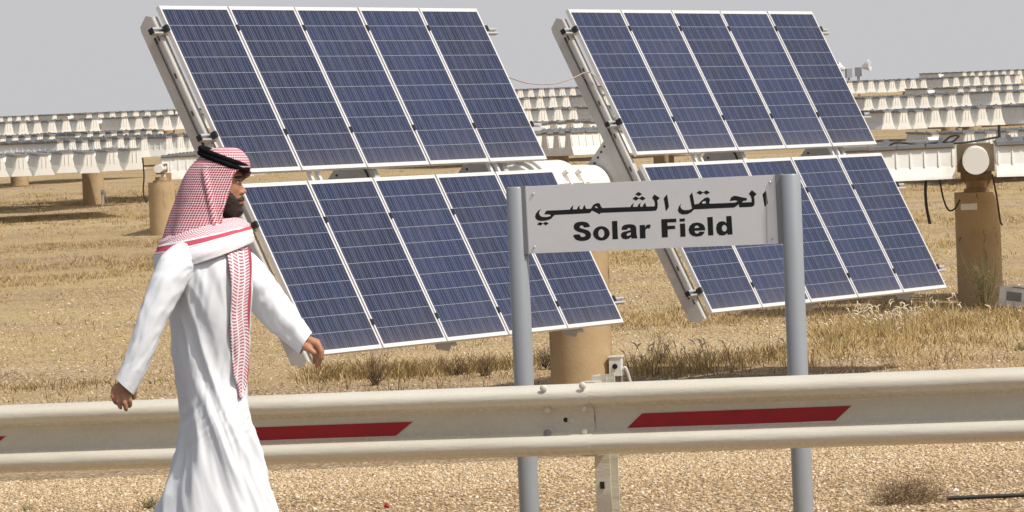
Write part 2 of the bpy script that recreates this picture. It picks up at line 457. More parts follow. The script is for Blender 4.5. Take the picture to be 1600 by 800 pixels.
# gusset plates from ribs to tube
for wing, u in ((0, 2.2), (0, 4.35), (1, -.035), (1, 2.2), (1, 4.35)):
        uu = wing * (WW + GU) + u + .01
        b = MB(); P = [(tube_v - .36, .25), (tube_v + .36, .25), (tube_v + .16, tube_w + .1), (tube_v - .16, tube_w + .1)]
        V = [(uu, p[0], p[1]) for p in P] + [(uu + .012, p[0], p[1]) for p in P]
        b.add(V, [(0, 1, 2, 3), (7, 6, 5, 4), (0, 4, 5, 1), (1, 5, 6, 2), (2, 6, 7, 3), (3, 7, 4, 0)])
        g = pvpart(b, 'gusset_plate', M_GREYPAINT)
        b = MB()
        for k in range(5):
            for s_ in (-1, 1):
                b = MB(); b.tube([(uu - .006, tube_v + s_ * (.30 - k * .03), .28 + k * .06), (uu, tube_v + s_ * (.30 - k * .03), .28 + k * .06)], .012, 6); b.build('bolt', M_CABLE, g)
# short vertical members visible in the gap between the two rows
for wing in (0, 1):
    for u in (1.25, 4.15):
        b = MB(); uu = wing * (WW + GU) + u
        for du in (-.05, .07): b.box((uu + du, tube_v, .075), (.035, .5, .03))
        pvpart(b, 'splice_bar', M_ALU)
# cable from left wing to right wing
def cable_pts(P, n=10): return catmull(P, n, closed=False)
lp = lambda px, py, Z: at(px, py, Z) - np.array([bx, by, gz])
b = MB(); b.tube(cable_pts([lp(793, 120, 42.2), lp(825, 130, 42.4), (lp(865, 131, 42.7)), lp(895, 122, 43), lp(915, 113, 43.2), lp(926, 116, 43.2), lp(940, 133, 43.2), lp(946, 146, 43.2)]), .0065, 6)
b.build('hanging_cable', M_REDCABLE, pv)

# junction boxes on the ground
def junction_box(px, py_top, Z, hpx, label):
    p = at(px, py_top, Z); z = terrain(p[0], p[1]); h = p[2] - z
    o = empty('junction_box', (p[0], p[1], z), -.25)
    tag(o, label, 'junction box', 'white junction boxes beside the columns')
    bh = hpx * Z / F
    k = bh / .19
    b = MB(); b.tube([(-.03 * k, 0, 0), (-.03 * k, 0, h - bh)], .018 * k, 8); b.tube([(.05 * k, .02, 0), (.05 * k, .02, h - bh)], .014 * k, 8); b.build('post', M_GREYPAINT, o)
    b = MB(); b.box((0, 0, h - bh / 2), (.12 * k, .09 * k, bh)); b.box((0, 0, h), (.14 * k, .11 * k, .012)); b.build('housing', M_BOX, o)
    b = MB(); b.tube([(0, -.045 * k, h - bh * .5), (0, -.056 * k, h - bh * .5)], .026 * k, 12); b.box((0, -.060 * k, h - bh * .5), (.012 * k, .008, .05 * k)); b.build('switch', M_BLACK, o)
    b = MB(); b.tube(cable_pts([(.06 * k, 0, h - bh * .7), (.10 * k, 0, h - bh * .65), (.15 * k, 0, (h - bh) * .6), (.17 * k, .02, 0)]), .016 * k, 8); b.build('conduit', M_GREYPAINT, o)
junction_box(962, 557, 43.0, 30, 'small white switch box just right of the big central column')
junction_box(160, 297, 121, 9, 'tiny white switch box on the ground right of the far left column')

# ------------------------------------------------------------------ stowed concentrator trackers
def trough_mesh(L, H, pitch):
    """one lens trough lying along y: wide lens at the bottom, narrow cell strip on top"""
    b = MB(); wb = pitch * .455; wt = pitch * .18; ws = pitch * .285; hs = -H * .58
    # profile points from bottom left, counter clockwise (x, z); top at z = 0
    P = [(-wb, -H), (wb, -H), (wb - .012, -H + .03), (ws, hs), (wt, -.0), (-wt, 0), (-ws, hs), (-wb + .012, -H + .03)]
    n = len(P); V = [(p[0], 0, p[1]) for p in P] + [(p[0], L, p[1]) for p in P]
    b.add(V, [tuple(range(n)), tuple(range(2 * n - 1, n - 1, -1))] + [(i, i + n, (i + 1) % n + n, (i + 1) % n) for i in range(n)][::-1])
    # raised ribs on both sloping sides and on the two ends
    k = int(L / .19)
    for i in range(k + 1):
        y = .03 + i * (L - .06) / k
        for s_ in (-1, 1):
            ang = math.atan2(ws - wt, -hs); R = np.array([[math.cos(s_ * ang), 0, -math.sin(-s_ * ang) * -1], [0, 1, 0], [-math.sin(s_ * ang) * -1 * -1, 0, math.cos(ang)]])
            x = s_ * ((ws + wt) / 2 + .004)
            b.add([(s_ * wt, y - .008, -.01), (s_ * wt, y + .008, -.01), (s_ * (ws + .004), y + .008, hs), (s_ * (ws + .004), y - .008, hs), (s_ * (wt + .016), y - .008, -.01), (s_ * (wt + .016), y + .008, -.01), (s_ * (ws + .022), y + .008, hs), (s_ * (ws + .022), y - .008, hs)],
                  [(4, 5, 6, 7), (0, 4, 7, 3), (1, 2, 6, 5), (0, 1, 5, 4), (3, 7, 6, 2)])
    for yy, sg in ((-.01, -1), (L + .01, 1)):
        for x in (-wt * .5, wt * .5):
            b.box((x, yy, hs / 2 - .01), (.012, .016, -hs * .95))
    b.box((0, L / 2, .012), (wt * 2 + .02, L + .02, .02), 1)
    return b

def sink_mesh(L, pitch):
    b = MB(); w = pitch * .54; n = int(L / .34)
    for i in range(n):
        y = (i + .5) * L / n
        b.box((random.uniform(-.01, .01), y, .045 + random.uniform(-.006, .006)), (w, L / n * .93, .045))
    for i in range(0, n, 2):
        y = (i + .5) * L / n
        b.box((w * .3, y, .08), (.03, .06, .03))
    return b

_cache = {}
def tracker(px, py, Z, yaw, label, H=.5, pitch=.58, n=8, L=1.95, tilt=0.0, halves=(0, 1), wings=(0, 1), disc=.18, colr=.305, column_top=None, base=None, group='stowed concentrator trackers in the field', top_px=None, house=1.0, gapy=.27, hmat=None):
    """px, py: image point of the centre of the tracker's tube at depth Z; yaw: turn of the tube from image plane"""
    c = at(px, py, Z); cx, cy, cz = c
    gz = terrain(cx, cy) if base is None else base
    o = empty('concentrator_tracker', (cx, cy, gz), yaw); tag(o, label, 'solar tracker', group)
    h = cz - gz
    key = (round(H, 2), pitch, L)
    if key not in _cache:
        _cache[key] = (trough_mesh(L, H, pitch).build('lens_trough', [M_TROUGH, M_TAN]), sink_mesh(L, pitch).build('heat_sink', M_SINK))
        for q in _cache[key]: COL.objects.unlink(q)
    t0, s0 = _cache[key]
    ztop = H * .45
    T = Matrix.Translation((0, 0, h)) @ Matrix.Rotation(tilt, 4, 'Y')
    for wi in wings:
        for k in range(n):
            x = (1 if wi else -1) * (.62 + k * pitch)
            for hf in halves:
                t = t0.copy(); COL.objects.link(t); t.parent = o
                loc = (x, gapy, ztop) if hf else (x, -gapy, ztop)
                t.matrix_local = T @ Matrix.Translation(loc) @ Matrix.Rotation(0 if hf else PI, 4, 'Z') @ Matrix.Rotation(random.uniform(-.012, .012), 4, 'X')
                s = s0.copy(); COL.objects.link(s); s.parent = t
    x1 = .62 + n * pitch - pitch / 2 + .06
    b = MB()
    b.tube([(-x1 if 0 in wings else -.4, 0, 0), (x1 if 1 in wings else .4, 0, 0)], disc, 28)
    u = b.build('torque_tube', M_WHITE, o); u.matrix_local = T
    b = MB()
    for s_ in ((-1, 1) if wings == (0, 1) else ((1,) if wings == (1,) else (-1,))):
        b.box((s_ * .29, 0, 0), (.05, .5 * house, H * .9 * house))
    b.box((0, 0, -.05 * house), (.6 * house, .42 * house, .5 * house))
    u = b.build('drive_housing', hmat or M_RUST, o); u.matrix_local = T
    ct = h - .32 if column_top is None else column_top
    if top_px is not None: ct = at(px, top_px, Z)[2] - gz
    if ct > .1:
        b = MB(); cyl(b, colr, -.2, ct, 36); b.build('column', M_COLUMN, o)
        b = MB(); cyl(b, .14, ct, h - .2, 16); b.box((0, 0, ct + .02), (.34, .34, .05)); b.box((.12, -.16, ct + .12), (.1, .12, .18)); b.build('azimuth_drive', M_TAN, o)
    return o, c, gz

R_ = math.radians
# near right: tube pointing at the camera, long trough sides in view
T1, T1c, T1g = tracker(1524, 247, 59, R_(84), 'near right stowed tracker with round white tube end, on tan column', H=.40, pitch=.58, n=3, L=1.9, disc=.175, top_px=300)
tracker(1735, 212, 113, R_(14), 'stowed tracker right behind the near right one, seen end on at the photo edge', H=.50)
tracker(1518, 181, 134, R_(30), 'third stowed tracker back on the right, a full row of wide white troughs')
tracker(1482, 157, 158, R_(26), 'stowed tracker on the right between the wide trough row and the skyline rows', H=.44)
tracker(1612, 141, 182, R_(24), 'stowed tracker at the far right whose shaded end shows left of its row', H=.46)
tracker(1420, 133, 205, R_(28), 'far stowed tracker under the two floodlights beside the right wing', H=.5)
tracker(1572, 117, 262, R_(30), 'most distant stowed tracker on the right skyline', H=.5)
# left
tracker(-92, 262, 112, R_(14), 'low stowed tracker at the left edge with seven wide trapezoid ends in view', H=.48)
tracker(143, 232, 122, R_(61), 'left stowed tracker on the far left column, round tube end at photo edge', H=.5)
TD, TDc, TDg = tracker(251, 263, 100, R_(86), 'one-winged stowed tracker on the tan column just left of the man', H=.5, halves=(0,), wings=(1,), n=8, disc=.10, house=.45, gapy=-.06)
tracker(137, 197, 167, R_(28), 'stowed tracker in the left background with white drive between its halves', H=.5, hmat=M_WHITE)
tracker(28, 224, 146, R_(52), 'stowed tracker showing only small trough tops behind the low left ones', H=.45)
tracker(45, 188, 262, R_(33), 'most distant stowed tracker on the left skyline', H=.5)
tracker(262, 181, 208, R_(24), 'far stowed tracker on the skyline touching the left wing', H=.5)
# middle gap
TE, TEc, TEg = tracker(868, 222, 107, R_(-62), 'stowed tracker in the gap, shaded end left and long white side right', H=.5)
tracker(1035, 197, 128, R_(-35), 'small piece of stowed tracker peeping above the long white side in the gap', H=.45)
tracker(872, 182, 148, R_(28), 'nearest of the three stacked trough rows seen between the two blue wings', H=.5)
tracker(866, 162, 174, R_(27), 'middle one of the three stacked trough rows seen between the two blue wings', H=.5)
tracker(880, 146, 216, R_(27), 'highest of the three stacked trough rows seen between the two blue wings', H=.5)

# hanging cables on the near right tracker
def world_tube(name, P, r, m, parent, n=8):
    b = MB(); off = np.array(parent.matrix_basis.translation); rz = parent.rotation_euler.z
    R = np.array([[math.cos(-rz), -math.sin(-rz), 0], [math.sin(-rz), math.cos(-rz), 0], [0, 0, 1]])
    b.tube([R @ (np.array(p) - off) for p in cable_pts(P, 8)], r, n); return b.build(name, m, parent)
zc = 57.5
def drop(P, r=.012): world_tube('hanging_cable', [at(x, y, zc) for x, y in P], r, M_CABLE, T1)
drop([(1447, 278), (1446, 300), (1448, 325), (1453, 350)], .02)
drop([(1468, 280), (1474, 310), (1482, 328), (1492, 326), (1500, 312)])
drop([(1550, 272), (1556, 300), (1560, 325), (1563, 345), (1566, 352)])
drop([(1385, 233), (1400, 223), (1440, 226), (1470, 222), (1492, 224), (1520, 221), (1560, 214)], .014)
drop([(1474, 222), (1486, 213), (1498, 212), (1492, 219), (1480, 226)], .014)
drop([(1562, 215), (1561, 205), (1561, 195)], .018)
# name plate on the near right column
p = at(1514, 323, 58.6) - np.array([T1c[0], T1c[1], T1g]); rz = R_(84)
Rm = np.array([[math.cos(-rz), -math.sin(-rz), 0], [math.sin(-rz), math.cos(-rz), 0], [0, 0, 1]])
b = MB(); b.box(Rm @ p, (.01, .22, .085)); b.build('plate', M_BOX, T1)
# cable beside the column left of the man
world_tube('hanging_cable', [at(223, 247, 99.5), at(225, 275, 99.5), at(224, 300, 99.5), at(229, 317, 99.5)], .018, M_CABLE, TD)

# floodlights on the skyline
def floodlight(px, py, Z, face, label):
    p = at(px, py, Z); z = terrain(p[0], p[1]); h = p[2] - z
    o = empty('floodlight', (p[0], p[1], z), face); tag(o, label, 'floodlight', 'floodlights above the skyline')
    b = MB(); b.tube([(0, 0, 0), (0, 0, h)], .06, 10); b.build('pole', M_GREYPAINT, o)
    b = MB(); b.box((0, 0, h + .02), (.26, .24, .42)); b.build('ballast_box', mat('grey ballast box', (.3, .31, .32), .5), o)
    b = MB(); b.tube([(.2, 0, h + .2), (.32, 0, h + .25), (.5, 0, h + .30), (.56, 0, h + .31)], [.08, .14, .27, .28], 20); b.build('reflector', M_ALU, o)
    b = MB(); b.tube([(.565, 0, h + .31), (.57, 0, h + .31)], .25, 20); b.build('lens', M_GLASSY, o)
floodlight(1326, 115, 202, R_(195), 'left one of the two floodlights by the right wing, turned left')
floodlight(1341, 113, 202, R_(-20), 'right one of the two floodlights by the right wing, turned right')

# white carton lying by the near right column
p = at(1583, 474, 58.2); z = terrain(p[0], p[1])
o = empty('carton', (p[0], p[1], z), -.15); tag(o, 'open white carton lying right of the near right column', 'box')
b = MB(); b.box((0, 0, .15), (.36, .3, .26), 0, np.array(Matrix.Rotation(.14, 3, 'Y'))); b.build('carton_body', M_BOX, o)
b = MB(); b.box((-.16, -.02, .32), (.14, .3, .008), 0, np.array(Matrix.Rotation(-.5, 3, 'Y'))); b.box((.1, -.02, .285), (.2, .3, .008), 0, np.array(Matrix.Rotation(.2, 3, 'Y'))); b.build('flap', M_BOX, o)
b = MB(); b.box((.02, -.153, .16), (.2, .004, .12), 0, np.array(Matrix.Rotation(.14, 3, 'Y'))); b.build('printed_patch', M_SINK, o)
#@@PART2
# ------------------------------------------------------------------ guard rail
M_RAIL = mat('cream glossy rail paint', (.66, .62, .52), .33)
n1 = noi(M_RAIL, 2.5, 6, .6, vec_scale=(.35, 1, 3)); n2 = noi(M_RAIL, 26, 5, .75)
c = ramp(M_RAIL, n1, [(.35, (.66, .63, .54)), (.6, (.61, .57, .465)), (.82, (.53, .475, .375))])
c = mix(M_RAIL, ramp(M_RAIL, n2, [(.60, (0,) * 3), (.8, (.5,) * 3)]), c, (.47, .42, .34))
lk(M_RAIL, c, bsdf(M_RAIL).inputs['Base Color'])
lk(M_RAIL, mathn(M_RAIL, 'MULTIPLY_ADD', n2, .25, .14), bsdf(M_RAIL).inputs['Roughness']); bump(M_RAIL, n1, .012)
n3 = noi(M_RAIL, 5, 8, .8, vec_scale=(.5, 1, 5)); c = mix(M_RAIL, ramp(M_RAIL, n3, [(.62, (0,) * 3), (.70, (.55,) * 3)]), c, (.36, .33, .28))
n4 = noi(M_RAIL, 40, 3, .7); c = mix(M_RAIL, ramp(M_RAIL, n4, [(.74, (0,) * 3), (.78, (.8,) * 3)]), c, (.24, .13, .07)); lk(M_RAIL, c, bsdf(M_RAIL).inputs['Base Color'])
M_RED = dirty('red reflective sheeting', (.36, .004, .010), (.24, .008, .012), .45, 9)
A = at(0, 687, 19.7); B = at(1600, 632.4, 18.0)
rd = B - A; Lr = np.linalg.norm(rd); rd = rd / Lr
rn = np.cross(rd, np.array([0, 0, 1.0])); rn /= np.linalg.norm(rn)
if rn[1] > 0: rn = -rn
ru = np.cross(rn, rd); ru = ru if ru[2] > 0 else -ru
half = [(.0, .0), (.020, .0), (.040, .001), (.050, .010), (.060, .034), (.070, .058), (.082, .072), (.098, .079), (.116, .077), (.131, .066), (.143, .044), (.150, .022), (.154, .006)]
half = [tuple(p) for p in catmull([(h, d, 0) for h, d in half], 3, closed=False)]
prof = [(-h, d) for h, d, _ in half[::-1]] + [(h, d) for h, d, _ in half[1:]]
D0 = -.045                                    # valley plane behind the mid plane
def rail_t(px):                               # distance along the rail seen at a column of the photograph
    p = on_plane(px, 687 + (632.4 - 687) * px / 1600, A, rn); return float(np.dot(p - A, rd))
def rail_section(t0, t1, off, label):
    org = A + rd * t0; L = t1 - t0
    o = empty('guard_rail', tuple(org)); tag(o, label, 'guard rail', 'guard rail sections along the road')
    b = MB(); n = int(L / .12); G = []; Bk = []
    for i in range(n + 1):
        t = L * i / n; T_ = t0 + t
        row = []; rowb = []
        for h, d in prof:
            wob = .0022 * noise.noise(Vector((T_ * 1.4, h * 9, 1))) + .0012 * noise.noise(Vector((T_ * 5, h * 25, 5)))
            row.append(rd * t + rn * (D0 + d + off + wob) + ru * h); rowb.append(rd * t + rn * (D0 + d + off + wob - .003) + ru * (h * .995))
        G.append(row); Bk.append(rowb)
    b.grid(G); b.grid([r[::-1] for r in Bk])
    for E_, s_ in ((0, 1), (-1, -1)):
        b.grid([G[E_], Bk[E_]], smooth=False)
    for k in (0, -1): b.grid([[r[k] for r in G], [r[k] for r in Bk]], smooth=False)
    b.build('beam', M_RAIL, o)
    return o, org
tj = rail_t(924)
RA, orgA = rail_section(-9.0, tj, .006, 'left cream rail beam with red stripes, passing behind the walking man')
RB, orgB = rail_section(tj - .30, Lr + 8, 0, 'right cream rail beam with a red stripe, passing in front of both sign posts')
vp = A + rn * (D0 + .0015)
def stripe(P, parent, org, off):
    b = MB(); pl = A + rn * (D0 + off)
    Q = [on_plane(x, y, pl, rn) - org for x, y in P]
    Q2 = [q - rn * .0012 for q in Q]
    n = len(Q); b.add(Q + Q2, [tuple(range(n))] + [(i, (i + 1) % n, (i + 1) % n + n, i + n) for i in range(n)])
    b.build('red_stripe', M_RED, parent)
stripe([(-335, 692), (9, 681.5), (-17, 703), (-361, 713)], RA, orgA, .0095)
stripe([(300, 671.5), (644.5, 659), (618, 681), (274, 694)], RA, orgA, .0095)
stripe([(1003, 646), (1330, 634), (1304, 658.5), (978, 670.5)], RB, orgB, .0035)
stripe([(1690, 621), (2030, 608), (2004, 632), (1664, 645)], RB, orgB, .0035)
def bolt(px, py, d, parent, org, r=.016, m=None):
    p = on_plane(px, py, A + rn * (D0 + d), rn) - org
    b = MB(); b.tube([p - rn * .004, p + rn * .001, p + rn * .005, p + rn * .007], [r, r, r * .8, r * .3], 14); b.build('bolt', m or M_RAIL, parent)
for x, y, d in ((849, 607, .076), (910, 603, .076), (855, 640, .040), (912, 637, .040), (913, 675, .038)): bolt(x, y, d + .004, RA, orgA)
bolt(855, 677, .045, RA, orgA, .017, mat('bare worn steel', (.24, .24, .25), .5, .5))
bolt(893, 656, .004, RA, orgA, .020)
b = MB(); p = on_plane(884, 656, A + rn * (D0 + .0055), rn) - orgA; b.tube([p, p + rn * .001], .011, 12); b.build('bolt_slot', M_HOLE, RA)
b = MB(); p = on_plane(929, 655, A + rn * (D0 + .003), rn) - orgB; b.tube([p - ru * .036 - rd * .004, p - ru * .01, p + ru * .015, p + ru * .036 - rd * .005], [.0008, .0022, .0022, .0008], 6); b.build('lap_shadow', M_HOLE, RB)  # thin dark strip added to draw the shadow where the beams lap
# scuffs of missing paint on the splice
M_SCUFF = mat('bare scuffed zinc', (.22, .22, .23), .6)
def rail_post(px, label):
    t = rail_t(px); p = A + rd * t - rn * .20; z = terrain(p[0], max(p[1], 19.4)) - .1
    o = empty('rail_post', (p[0], p[1], z)); tag(o, label, 'rail post', 'posts that carry the guard rail')
    top = (A + rd * t)[2] + .178 - z
    R = np.array([rd * [1, 1, 0], -rn, [0, 0, 1]]).T
    b = MB()
    b.box((0, 0, top / 2), (.006, .10, top), 0, R)
    c_ = R @ np.array([.034, .052, 0]); b.box((c_[0], c_[1], top / 2), (.068, .006, top), 0, R)
    c_ = R @ np.array([.034, -.052, 0]); b.box((c_[0], c_[1], top / 2), (.068, .006, top), 0, R)
    b.build('channel', M_RAIL, o)
    b = MB(); c_ = R @ np.array([.01, -.098, 0]); b.box((c_[0], c_[1], top - .18), (.07, .09, .32), 0, R); b.build('spacer_block', M_RAIL, o)
    for dz in (.6,):
        b = MB(); c_ = R @ np.array([.03, -.058, 0]); b.box((c_[0], c_[1], top * .42), (.02, .004, .03), 0, R); b.build('slot', M_HOLE, o)
rail_post(909, 'cream steel channel post under the splice of the rail, between the sign posts')

# ------------------------------------------------------------------ sign
s_tl = at(820.8, 291.4, 19.80); s_bl = at(826.0, 396.3, 19.80); s_tr = at(1211, 273, 19.25)
ex = s_tr - s_tl; SW = np.linalg.norm(ex); ex /= SW
ey = np.array([0, 0, 1.0]); sn = np.cross(ex, ey); sn /= np.linalg.norm(sn)
if sn[1] > 0: sn = -sn
ez = np.cross(sn, ex); ez = ez if ez[2] > 0 else -ez
SH = np.linalg.norm(s_bl - s_tl)
def spt(px, py, off=0.0): return on_plane(px, py, s_tl + sn * off, sn)
ctr = (s_tl + s_tr) / 2; sz = -.08
sg = empty('sign', (ctr[0], ctr[1], sz)); tag(sg, 'grey field name sign in Arabic and English on two round grey posts', 'sign')
SO = np.array([ctr[0], ctr[1], sz])
R = np.array([ex, -sn, ez]).T
b = MB(); c_ = s_tl + ex * SW / 2 - ez * SH / 2 - sn * .012 - SO
b.box(c_, (SW, .022, SH), 0, R); b.build('sign_board', M_SIGN, sg)
for tx in (-.012, SW + .016):
    b = MB(); c_ = s_tl + ex * tx - ez * SH / 2 - sn * .010 - SO; b.box(c_, (.028, .036, SH + .004), 0, R); b.build('edge_channel', mat('darker grey channel', (.25, .26, .27), .45), sg)
for px, pyt, Z in ((806, 292, 19.84), (1234.5, 272, 19.24)):
    p = at(px, pyt, Z); b = MB()
    b.tube([(p[0] - SO[0], p[1] - SO[1], 0), (p[0] - SO[0], p[1] - SO[1], p[2] - sz - .006), (p[0] - SO[0], p[1] - SO[1], p[2] - sz)], [.0455, .0455, .041], 40)
    b.build('post', M_POST, sg)
b = MB(); P_ = [spt(1197 + k * .25, 296 + 84 * k / 6, .0004) - SO for k in range(7)]
b.tube(P_, .0009, 5); b.build('board_crease', mat('grey crease', (.42, .42, .42), .6), sg)
for px_, py_ in ((833, 303), (835, 386), (1203, 285), (1207, 373)):
    b = MB(); q_ = spt(px_, py_, 0) - SO; b.tube([q_, q_ + sn * .0025, q_ + sn * .003], [.0065, .006, .003], 10); b.build('rivet', M_ALUSIDE, sg)
lay = [0.0]
def letter(name, pieces, ox, oy, sc=8.0, smooth=()):
    b = MB()
    for i, pc in enumerate(pieces):
        outer, holes = (pc[0], pc[1]) if isinstance(pc, tuple) and isinstance(pc[0], list) else (pc, [])
        lay[0] += .00001
        f = lambda P: [tuple(spt(ox + x / sc, oy + y / sc, -.0008 + lay[0]) - SO) for x, y in P]
        b.poly(f(outer), [f(h) for h in holes])
    return b.build(name, M_INK, sg)
def ell(cx, cy, rx, ry, n=28): return [(cx + rx * math.cos(2 * PI * k / n), cy + ry * math.sin(2 * PI * k / n)) for k in range(n)]
def sm(P, n=4): return [(p[0], p[1]) for p in catmull([(x, y, 0) for x, y in P], n)]
aA = (820, 280); aB = (1010, 280)
yeh = [(205, 365), (165, 395), (138, 430), (127, 470), (140, 500), (170, 518), (220, 523), (280, 515), (330, 495), (355, 465), (372, 447), (560, 439), (650, 434), (740, 429), (810, 425), (828, 408), (838, 395), (870, 405), (905, 425), (937, 440), (947, 422), (1100, 416), (1250, 410), (1400, 405), (1595, 398), (1595, 340), (1300, 348), (1100, 355), (972, 360), (955, 345), (944, 320), (932, 299), (905, 298), (870, 310), (845, 335), (830, 367), (780, 370), (600, 378), (400, 388), (275, 392), (260, 405), (242, 438), (295, 440), (325, 447), (318, 462), (270, 473), (215, 471), (188, 452), (178, 425), (187, 395)]
meemh = [(872, 347), (888, 337), (905, 345), (913, 360), (893, 360)]
P1 = [(yeh, [meemh])]
for T in ([(563, 380), (580, 350), (607, 322), (602, 350), (600, 380)], [(650, 378), (662, 350), (690, 322), (684, 350), (688, 376)], [(723, 374), (730, 345), (750, 320), (756, 345), (768, 372)],
          [(1316, 352), (1335, 320), (1364, 293), (1356, 320), (1352, 352)], [(1403, 350), (1425, 310), (1450, 293), (1441, 320), (1446, 350)], [(1473, 350), (1480, 320), (1507, 293), (1512, 320), (1524, 347)],
          [(1378, 190), (1420, 158), (1468, 185), (1425, 212)], [(1345, 245), (1385, 213), (1430, 238), (1390, 270)], [(1424, 242), (1465, 212), (1512, 238), (1475, 267)],
          [(152, 565), (185, 535), (226, 550), (200, 581)], [(222, 552), (260, 533), (300, 550), (265, 578)]):
    P1.append(T)
letter('arabic_lettering', P1, *aA)
P2 = [[(70, 345), (105, 335), (106, 300), (95, 265), (70, 235), (100, 190), (168, 235), (135, 268), (142, 300), (140, 350), (128, 385), (115, 393), (70, 397)],
      [(215, 240), (258, 188), (270, 260), (282, 345), (250, 398), (240, 385), (228, 310)],
      ([(438, 298), (407, 340), (392, 390), (408, 423), (450, 442), (510, 438), (560, 415), (595, 378), (700, 373), (900, 363), (1095, 355), (1120, 340), (1155, 312), (1160, 352), (1320, 345), (1345, 330), (1353, 300), (1352, 260), (1345, 220), (1378, 185), (1318, 135), (1280, 183), (1305, 215), (1315, 250), (1316, 286), (1192, 291), (1215, 270), (1250, 268), (1258, 237), (1190, 225), (1130, 210), (1095, 208), (1060, 225), (1040, 272), (1110, 265), (1143, 272), (1110, 292), (1000, 298), (800, 305), (783, 300), (795, 268), (790, 240), (765, 225), (730, 235), (690, 265), (655, 305), (602, 315), (594, 270), (582, 210), (572, 165), (540, 205), (550, 270), (565, 340), (570, 366), (540, 382), (480, 388), (440, 373), (425, 345), (429, 320)], [[(690, 296), (712, 274), (738, 272), (748, 298), (715, 308)]]),
      [(625, 170), (665, 142), (712, 165), (675, 195)], [(706, 168), (748, 138), (795, 165), (755, 192)],
      [(1450, 190), (1498, 135), (1508, 220), (1518, 300), (1485, 345), (1475, 330), (1462, 250)]]
letter('arabic_lettering', P2, *aB)
Spts = sm([(812, 593), (740, 603), (733, 585), (710, 578), (688, 588), (692, 608), (735, 623), (790, 640), (820, 668), (828, 702), (812, 742), (770, 765), (715, 773), (655, 763), (620, 735), (610, 697), (683, 690), (697, 714), (725, 722), (752, 713), (757, 693), (730, 674), (662, 655), (622, 628), (610, 590), (627, 555), (662, 537), (715, 530), (775, 540), (804, 565)])
letter('latin_letter', [Spts], *aA)
letter('latin_letter', [(ell(957, 677, 104, 90), [ell(957, 677, 38, 53)])], *aA)
letter('latin_letter', [[(1088, 525), (1155, 520), (1165, 748), (1097, 752)]], *aA)
letter('latin_letter', [([(1207, 635), (1213, 600), (1235, 576), (1270, 566), (1310, 562), (1362, 568), (1388, 588), (1394, 620), (1397, 690), (1408, 738), (1335, 742), (1328, 722), (1300, 744), (1260, 752), (1222, 742), (1200, 712), (1206, 677), (1235, 657), (1290, 645), (1324, 635), (1320, 614), (1302, 608), (1284, 616), (1276, 632)], [[(1326, 663), (1290, 673), (1271, 690), (1279, 708), (1306, 706), (1325, 690)]])], *aA)
letter('latin_letter', [[(1435, 575), (1500, 570), (1503, 600), (1522, 574), (1545, 566), (1576, 570), (1560, 618), (1532, 613), (1510, 628), (1507, 660), (1512, 738), (1440, 742)]], *aA)
letter('latin_letter', [[(185, 500), (372, 492), (375, 537), (262, 542), (264, 583), (358, 579), (361, 622), (266, 628), (268, 725), (193, 729)]], *aB)
letter('latin_letter', [[(413, 495), (480, 488), (482, 528), (415, 532)], [(418, 557), (483, 552), (490, 718), (425, 721)]], *aB)
letter('latin_letter', [([(600, 645), (735, 638), (733, 605), (715, 570), (680, 548), (630, 540), (575, 552), (540, 585), (527, 630), (540, 680), (575, 708), (630, 718), (685, 708), (715, 685), (730, 655), (663, 656), (652, 674), (632, 680), (610, 670)], [[(600, 611), (612, 585), (635, 577), (655, 588), (662, 607)]])], *aB)
letter('latin_letter', [[(760, 475), (828, 470), (838, 700), (773, 704)]], *aB)
letter('latin_letter', [([(997, 462), (1063, 458), (1078, 690), (1015, 695), (1011, 672), (987, 695), (950, 705), (910, 698), (880, 665), (871, 615), (880, 563), (910, 532), (950, 523), (982, 533), (1001, 550)], [ell(975, 612, 31, 42, 20)])], *aB)

# ------------------------------------------------------------------ the walking man
ZM = 15.0
feet = at(345, 1030, ZM); MO = np.array([feet[0], feet[1], 0.0])
def MP(px, py, d=0.0): return at(px, py, ZM + d) - MO
K = ZM / F
man = empty('person', tuple(MO)); tag(man, 'man in white robe and red checked head scarf walking right in front of the rail', 'person')
M_SKIN = mat('brown skin', (.26, .115, .06), .5)
M_SKIN.node_tree.nodes['Principled BSDF'].inputs['Subsurface Weight'].default_value = .0
n1 = noi(M_SKIN, 30, 5, .6); lk(M_SKIN, ramp(M_SKIN, n1, [(.3, (.47, .235, .135)), (.7, (.38, .175, .095))]), bsdf(M_SKIN).inputs['Base Color'])
M_HAIR = dirty('dark beard hair', (.026, .016, .011), (.060, .036, .022), .7, 90, bumpd=.004)
M_THOBE = mat('white cotton robe', (.80, .815, .84), .75, spec=.2)
tn = noi(M_THOBE, 7, 5, .55, vec_scale=(1, 1, .5), dist=.8); bump(M_THOBE, tn, .010, .5)
M_AGAL = dirty('black cord', (.006, .006, .007), (.012, .012, .012), .95, 60, bumpd=.004); bsdf(M_AGAL).inputs['Specular IOR Level'].default_value = .1

